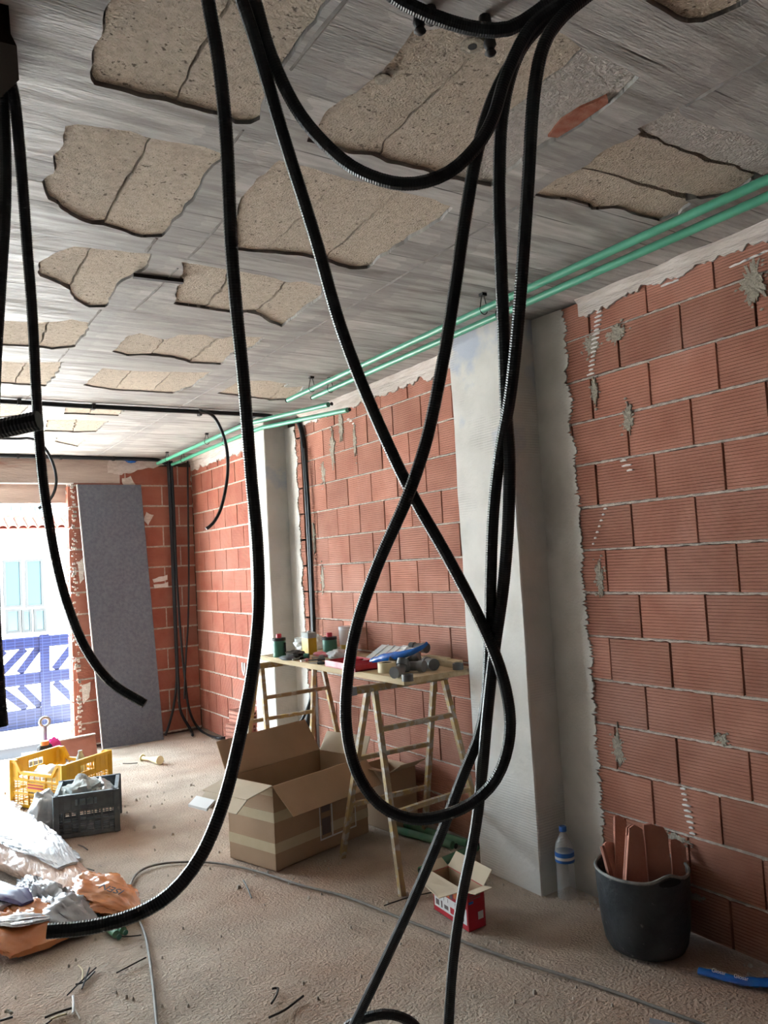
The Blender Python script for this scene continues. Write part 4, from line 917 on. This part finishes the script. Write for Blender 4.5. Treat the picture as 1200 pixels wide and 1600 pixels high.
shard(970, 1370, 968, 1275, .05, 2.96, .08, 'thin ragged brick shard reaching highest beside the white plaster', 3, .02, RT+.2)
shard(1010, 1380, 1006, 1310, .04, 2.97, .05, 'narrow brick shard wedged between the two tall ones', 4, .02, RT+.1)
shard(1062, 1365, 1058, 1312, .055, 2.98, .05, 'short brick shard at the right side of the bucket', 5, .025, RT-.1)
shard(962, 1362, 949, 1316, .05, 2.97, .05, 'slanted brick shard at the left rim of the bucket', 6, .016, RT+.5, .04)
shard(952, 1362, 942, 1322, .03, 2.96, .05, 'small brick splinter at the far left rim of the bucket', 7, .012, RT+.7, .02)
shard(1045, 1388, 1050, 1372, .05, 2.92, .03, 'low brick piece seen through the bucket handle', 8, .02, RT, .03)
# water bottle
BQ = V((2.515, 2.535, 0)); bt = thing('water_bottle', BQ, 'clear plastic water bottle with blue cap against the white column', 'bottle')
pr = [(.030, .001), (.040, .006), (.041, .03)]+[(.041-.0025*(i % 2), .04+i*.011) for i in range(10)]+[(.041, .155), (.041, .205), (.036, .235), (.02, .265), (.013, .28), (.013, .295)]
MB().lathe(pr, BQ, 24).build('body', 'clear', bt, smooth=True); MB().lathe([(.0418, .158), (.0418, .2)], BQ, 24, caps=False).build('label', 'blue_label', bt, smooth=True); MB().lathe([(.0165, .285), (.0165, .303), (.014, .306)], BQ, 16).build('cap', 'blue_label', bt, smooth=True)
MB().lathe([(.0425, .17), (.0425, .182)], BQ, 24, caps=False).build('label_stripe', 'white', bt, smooth=True)
# blue film strip by the wall
fp = [fl(1092, 1517, .015), fl(1115, 1522, .018), fl(1140, 1529, .016), fl(1165, 1534, .018), fl(1195, 1535, .022), fl(1235, 1540, .02), fl(1280, 1560, .01)]
P = resample(spline(fp, .02), .015); rs = []
for i, (p, x, y) in enumerate(frames(P)):
    d = (P[min(i+1, len(P)-1)]-P[max(i-1, 0)]); s = V((-d.y, d.x, 0)).normalized(); w = .017+.012*min(1, i/len(P)*1.4); rs.append([p+s*math.cos(t*math.pi/4)*w*(1+.2*nse((i*.5, t, 0)))+V((0, 0, math.sin(t*math.pi/4)*.012*(1+.4*nse((i*.4, t, 2))))) for t in range(8)])
bs = MB().rings(rs).build('film_strip', 'blue_film', smooth=True, label='twisted blue film strip with white lettering on the floor by the wall', cat='film')
for (x, y) in ((1123, 1521), (1158, 1530)):
    q = fl(x, y, .040); d = fl(x+20, y+5, .04)-q; text('Glosar', q, d, (-d.y, d.x, .12), .017, 'white', bs)
# red carton
R0 = V((1.988, 2.565, 0)); ru, rv = V((.020, .262, 0)), V((.092, .004, 0)); rh = .155
rc = thing('red_carton', R0+(ru+rv)/2, 'small red printed carton with torn open flaps in front of the column', 'box')
ru_, rv_ = ru.normalized(), rv.normalized()
for a, b, i_ in ((R0, ru, rv_), (R0+rv-rv_*.003, ru, rv_), (R0, rv, ru_), (R0+ru-ru_*.003, rv, ru_)): MB().obox(a, b, i_*.003, V((0, 0, rh))).build('side', 'red', rc)
MB().obox(R0, ru, rv, V((0, 0, .003))).build('bottom', 'red', rc)
for a, b, i_ in ((R0+rv_*.0035, ru, rv_), (R0+rv-rv_*.0045, ru, rv_), (R0+ru_*.0035, rv, ru_), (R0+ru-ru_*.0045, rv, ru_)): MB().obox(a, b*.97, i_*.001, V((0, 0, rh-.001))).build('lining', 'cardboard', rc)
hz = V((0, 0, rh)); 
MB().hexa([R0+hz+ru*.08, R0+hz+ru, R0+hz+ru+V((0, 0, .003)), R0+hz+ru*.08+V((0, 0, .003)), R0+hz+ru*.35-rv_*.085-V((0, 0, .03)), R0+hz+ru*1.0-rv_*.08+V((0, 0, -.01)), R0+hz+ru*1.0-rv_*.08+V((0, 0, -.007)), R0+hz+ru*.35-rv_*.085-V((0, 0, .027))]).build('flap', 'cardboard_pale', rc)
MB().obox(R0+hz, rv, -ru_*.06+V((0, 0, .012)), V((0, 0, .003))).build('flap', 'cardboard_pale', rc)
MB().obox(R0+rv+hz, ru, rv_*.05+V((0, 0, .05)), V((0, 0, .003))).build('flap', 'cardboard_pale', rc); MB().obox(R0+ru+hz, rv, ru_*.05+V((0, 0, .02)), V((0, 0, .003))).build('flap', 'cardboard_pale', rc)
def decal(base, ax, out, s0, s1, z0, z1, m, nm='print'): MB().obox(base+ax*s0+V((0, 0, z0))+out*.0008, ax*(s1-s0), out*.0006, V((0, 0, z1-z0))).build(nm, m, rc)
decal(R0, ru_, -rv_, .01, .252, .022, .085, 'white', 'printed_panel')
for s0, s1, z0, z1, m in ((.215, .24, .032, .055, 'print_dark'), (.19, .20, .030, .058, 'print_dark'), (.145, .175, .034, .05, 'print_dark'), (.10, .13, .03, .055, 'red'), (.03, .06, .032, .05, 'print_dark')): MB().obox(R0+ru_*s0+V((0, 0, z0))-rv_*.0016, ru_*(s1-s0), -rv_*.0006, V((0, 0, z1-z0))).build('print', m, rc)
for s0 in (.235, .205, .175, .145, .09): MB().obox(R0+ru_*s0+V((0, 0, .066))-rv_*.0016, ru_*.002, -rv_*.0006, V((0, 0, .015))).build('print', 'print_dark', rc)
for s0, s1, z0, z1, m in ((.19, .225, .09, .13, 'cream'), (.135, .175, .09, .135, 'print_orange'), (.11, .13, .09, .14, 'print_dark'), (.04, .10, .1, .14, 'print_orange')): decal(R0, ru_, -rv_, s0, s1, z0, z1, m)
decal(R0, rv_, -ru_, .052, .08, .035, .065, 'white', 'code_label')
for z in (.12, .13, .14): decal(R0, rv_, -ru_, .01, .07, z, z+.004, 'print_dark')
decal(R0, rv_, -ru_, .005, .03, .105, .115, 'blue_label')
# green pipes on the floor by the wall
for i, (a, b, lb) in enumerate((((565, 1268), (748, 1316), 'green pipe on the floor closest to the brick wall'), ((612, 1294), (712, 1322), 'shorter green pipe on the floor in front of the wall'), ((657, 1361), (748, 1322), 'green pipe offcut lying slantwise behind the red carton'))):
    p, q = fl(*a, .022), fl(*b, .022)
    if i == 0: p.x = min(p.x, 2.55); q.x = min(q.x, 2.57)
    pipe([p, p.lerp(q, .5), q], .02, lb, 'green_pipe_dusty', 'green pipes on the floor', capm='dark')

# ================================================================== small things on the floor
cable([fl(x, y, .006) for x, y in ((252,1680),(245,1600),(238,1530),(228,1465),(212,1425),(203,1392),(213,1366),(240,1352),(285,1347),(340,1349),(400,1361),(470,1383),(540,1401),(630,1436),(720,1470),(800,1499),(880,1524),(960,1550),(1050,1583),(1150,1620))], .0058, 'thin grey cable looping across the whole dusty floor', 'floor_cable', None, 'cable')
def hollow_brick(c, L_, W_, H_, yaw, label):
    c = V(c); t = thing('hollow_brick', c, label, 'brick', 'hollow bricks by the far column'); R = Matrix.Rotation(yaw, 3, 'Z'); u, v = R @ V((W_, 0, 0)), R @ V((0, L_, 0)); o = c-u/2-v/2; z = V((0, 0, H_))
    wt = .010; un, vn = u.normalized(), v.normalized()
    for k in range(4): MB().obox(o+un*((W_-wt)*k/3), un*wt, v, z).build('web', 'brick_dry', t)
    for k in range(4): MB().obox(o+V((0, 0, (H_-wt)*k/3)), u, v, V((0, 0, wt))).build('web', 'brick_dry', t)
    MB().obox(o+vn*.03, u, vn*.01, z).build('core', 'pvc_hole', t)
for k, (x, y, z, yw, lb) in enumerate(((2.36, 5.82, 0, .25, 'lowest hollow brick of the pile beside the far column'), (2.37, 5.82, .101, .1, 'middle hollow brick of the pile beside the far column'), (2.40, 5.84, .202, .3, 'upper hollow brick of the pile beside the far column'), (2.42, 5.84, .303, .15, 'top hollow brick of the pile beside the far column'))): hollow_brick((x, y, z), .24, .11, .1, yw, lb)
ct = thing('caulking_gun', fl(408, 1197), 'dark red tool on the floor behind the big cardboard box', 'tool')
p, q = fl(396, 1191, .03), fl(418, 1194, .03); MB().tube([p, p.lerp(q, .5), q], .024, 10).build('barrel', 'red', ct, smooth=True); MB().tube([p, p+(p-q)*.2+V((0, 0, -.005)), p+(p-q)*.35+V((0, 0, -.01))], lambda i: (.012, .007, .003)[i], 8).build('nozzle', 'white', ct); MB().tube([q, q+(q-p)*.25, q+(q-p)*.5+V((0, 0, .01))], .012, 8).build('handle', 'dark', ct)
crumple(fl(440, 1192, .04), (.07, .09, .045), .3, 2, 44).build('work_glove', 'dark_brown', smooth=True, label='dark lump of rag behind the big cardboard box', cat='rag')
fu = thing('plastic_funnel', fl(238, 1188), 'pale yellow plastic nozzle lying on the floor before the brick corner', 'nozzle')
p, q = fl(222, 1184, .02), fl(250, 1188, .03); d = (q-p).normalized(); MB().lathe([(.018, 0), (.014, .04), (.012, .1), (.02, .15), (.035, (q-p).length)], p, 14, d).build('cone', 'pale_yellow', fu, smooth=True); MB().lathe([(.028, 0), (.03, .005), (.028, .01)], p, 14, d).build('rim', 'pale_yellow', fu, smooth=True)
random.seed(5)
DEB = [(((105,1555),(125,1535),(150,1512)),.003,'dark','thin black wire offcut, longest of the crossed wires'),(((118,1538),(132,1534),(148,1518)),.003,'dark','short black wire crossing the longest offcut'),(((140,1512),(134,1528),(128,1545)),.003,'dark','black wire offcut standing across the crossed wires'),
 (((122,1508),(129,1516),(128,1532)),.0025,'cream','curled pale wire above the crossed black wires'),(((114,1556),(115,1570),(114,1583)),.004,'white','white plastic sliver below the crossed wires'),(((112,1565),(118,1578),(125,1592)),.003,'stone','grey twig beside the white sliver'),
 (((70,1590),(90,1582),(112,1575)),.004,'dark_brown','dark brown splinter near the bottom left'),(((78,1594),(90,1588),(105,1584)),.004,'cream','pale wood splinter near the bottom left'),(((72,1600),(78,1596),(84,1590)),.003,'dark','short dark wire at the bottom edge'),
 (((182,1520),(205,1508),(228,1496)),.003,'dark_brown','brown twig left of the grey cable'),(((183,1463),(203,1463),(221,1461)),.003,'dark','black tie end beside the green pipe ends'),(((37,1478),(52,1470),(59,1458)),.003,'dark_brown','dark curl below the white bundle'),
 (((122,1354),(135,1357),(147,1360)),.003,'dark','black wire below the film bundle'),(((122,1320),(130,1323),(137,1328)),.003,'dark_brown','twig in front of the dark crate'),(((380,1375),(387,1388),(393,1403)),.003,'dark','black wire standing left of the big box corner'),
 (((425,1545),(434,1544),(432,1555),(424,1568)),.004,'dark_brown','curled brown scrap near the bottom centre'),(((420,1590),(445,1578),(474,1556)),.004,'dark_brown','dark bent twig near the bottom centre'),(((0,1595),(10,1592),(20,1589)),.004,'dark','black bolt like stick in the bottom left corner'),
 (((8,1580),(14,1580),(18,1583)),.006,'smear_grey','small grey chip in the bottom left corner'),(((192,1193),(205,1193),(215,1192)),.004,'dark_brown','thin stick before the leaning board'),(((348,1157),(356,1158),(364,1155)),.005,'brick_dry','brick chip beside the cable end'),
 (((600,1415),(640,1402),(690,1391)),.003,'dark_brown','thin wire between trestle foot and red carton')]
for i, (pts, r, m, lb) in enumerate(DEB):
    MB().tube(spline([fl(x, y, r*1.2+.002) for x, y in pts], .02), r, 6).build('floor_scrap', m, label=lb, cat='scrap', group='scraps on the floor')
mb = MB()
for i in range(420):
    x, y = random.uniform(-.5, 2.5), random.uniform(1.2, 6.8); s = random.uniform(.002, .006); 
    if random.random() < .12: s *= 1.9
    mb.hexa([(x-s, y-s*.8, -.01), (x+s, y-s, -.01), (x+s*.9, y+s, -.01), (x-s*.8, y+s*.9, -.01), (x-s*.5, y-s*.4, s*.9), (x+s*.5, y-s*.5, s), (x+s*.4, y+s*.5, s*.8), (x-s*.4, y+s*.4, s)])
mb.build('floor_grit', 'stone', label='scattered grit and crumbs over the rough floor', cat='grit', kind='stuff')
mb = MB()
for i in range(140):
    t = random.random(); y = 1.3+5.9*t; x = XW-abs(random.gauss(0, .035))-.02
    if 2.6 < y < 3.05 or 5.2 < y < 5.65: x -= .19
    s = random.uniform(.003, .010); mb.hexa([(x-s, y-s, -.01), (x+s, y-s, -.01), (x+s, y+s, -.01), (x-s, y+s, -.01), (x-s*.5, y-s*.4, s), (x+s*.5, y-s*.5, s*.8), (x+s*.4, y+s*.5, s*.9), (x-s*.4, y+s*.4, s)])
mb.build('wall_rubble', 'stone', label='mortar crumbs gathered along the foot of the right wall', cat='rubble', kind='stuff')
MB().hexa([fl(1015, 1590), fl(1060, 1600), fl(1065, 1625), fl(1013, 1615), fl(1015, 1590, .02), fl(1060, 1600, .02), fl(1065, 1625, .02), fl(1013, 1615, .02)]).build('floor_chip', 'grey_metal', label='flat grey piece at the bottom edge right of centre', cat='chip')
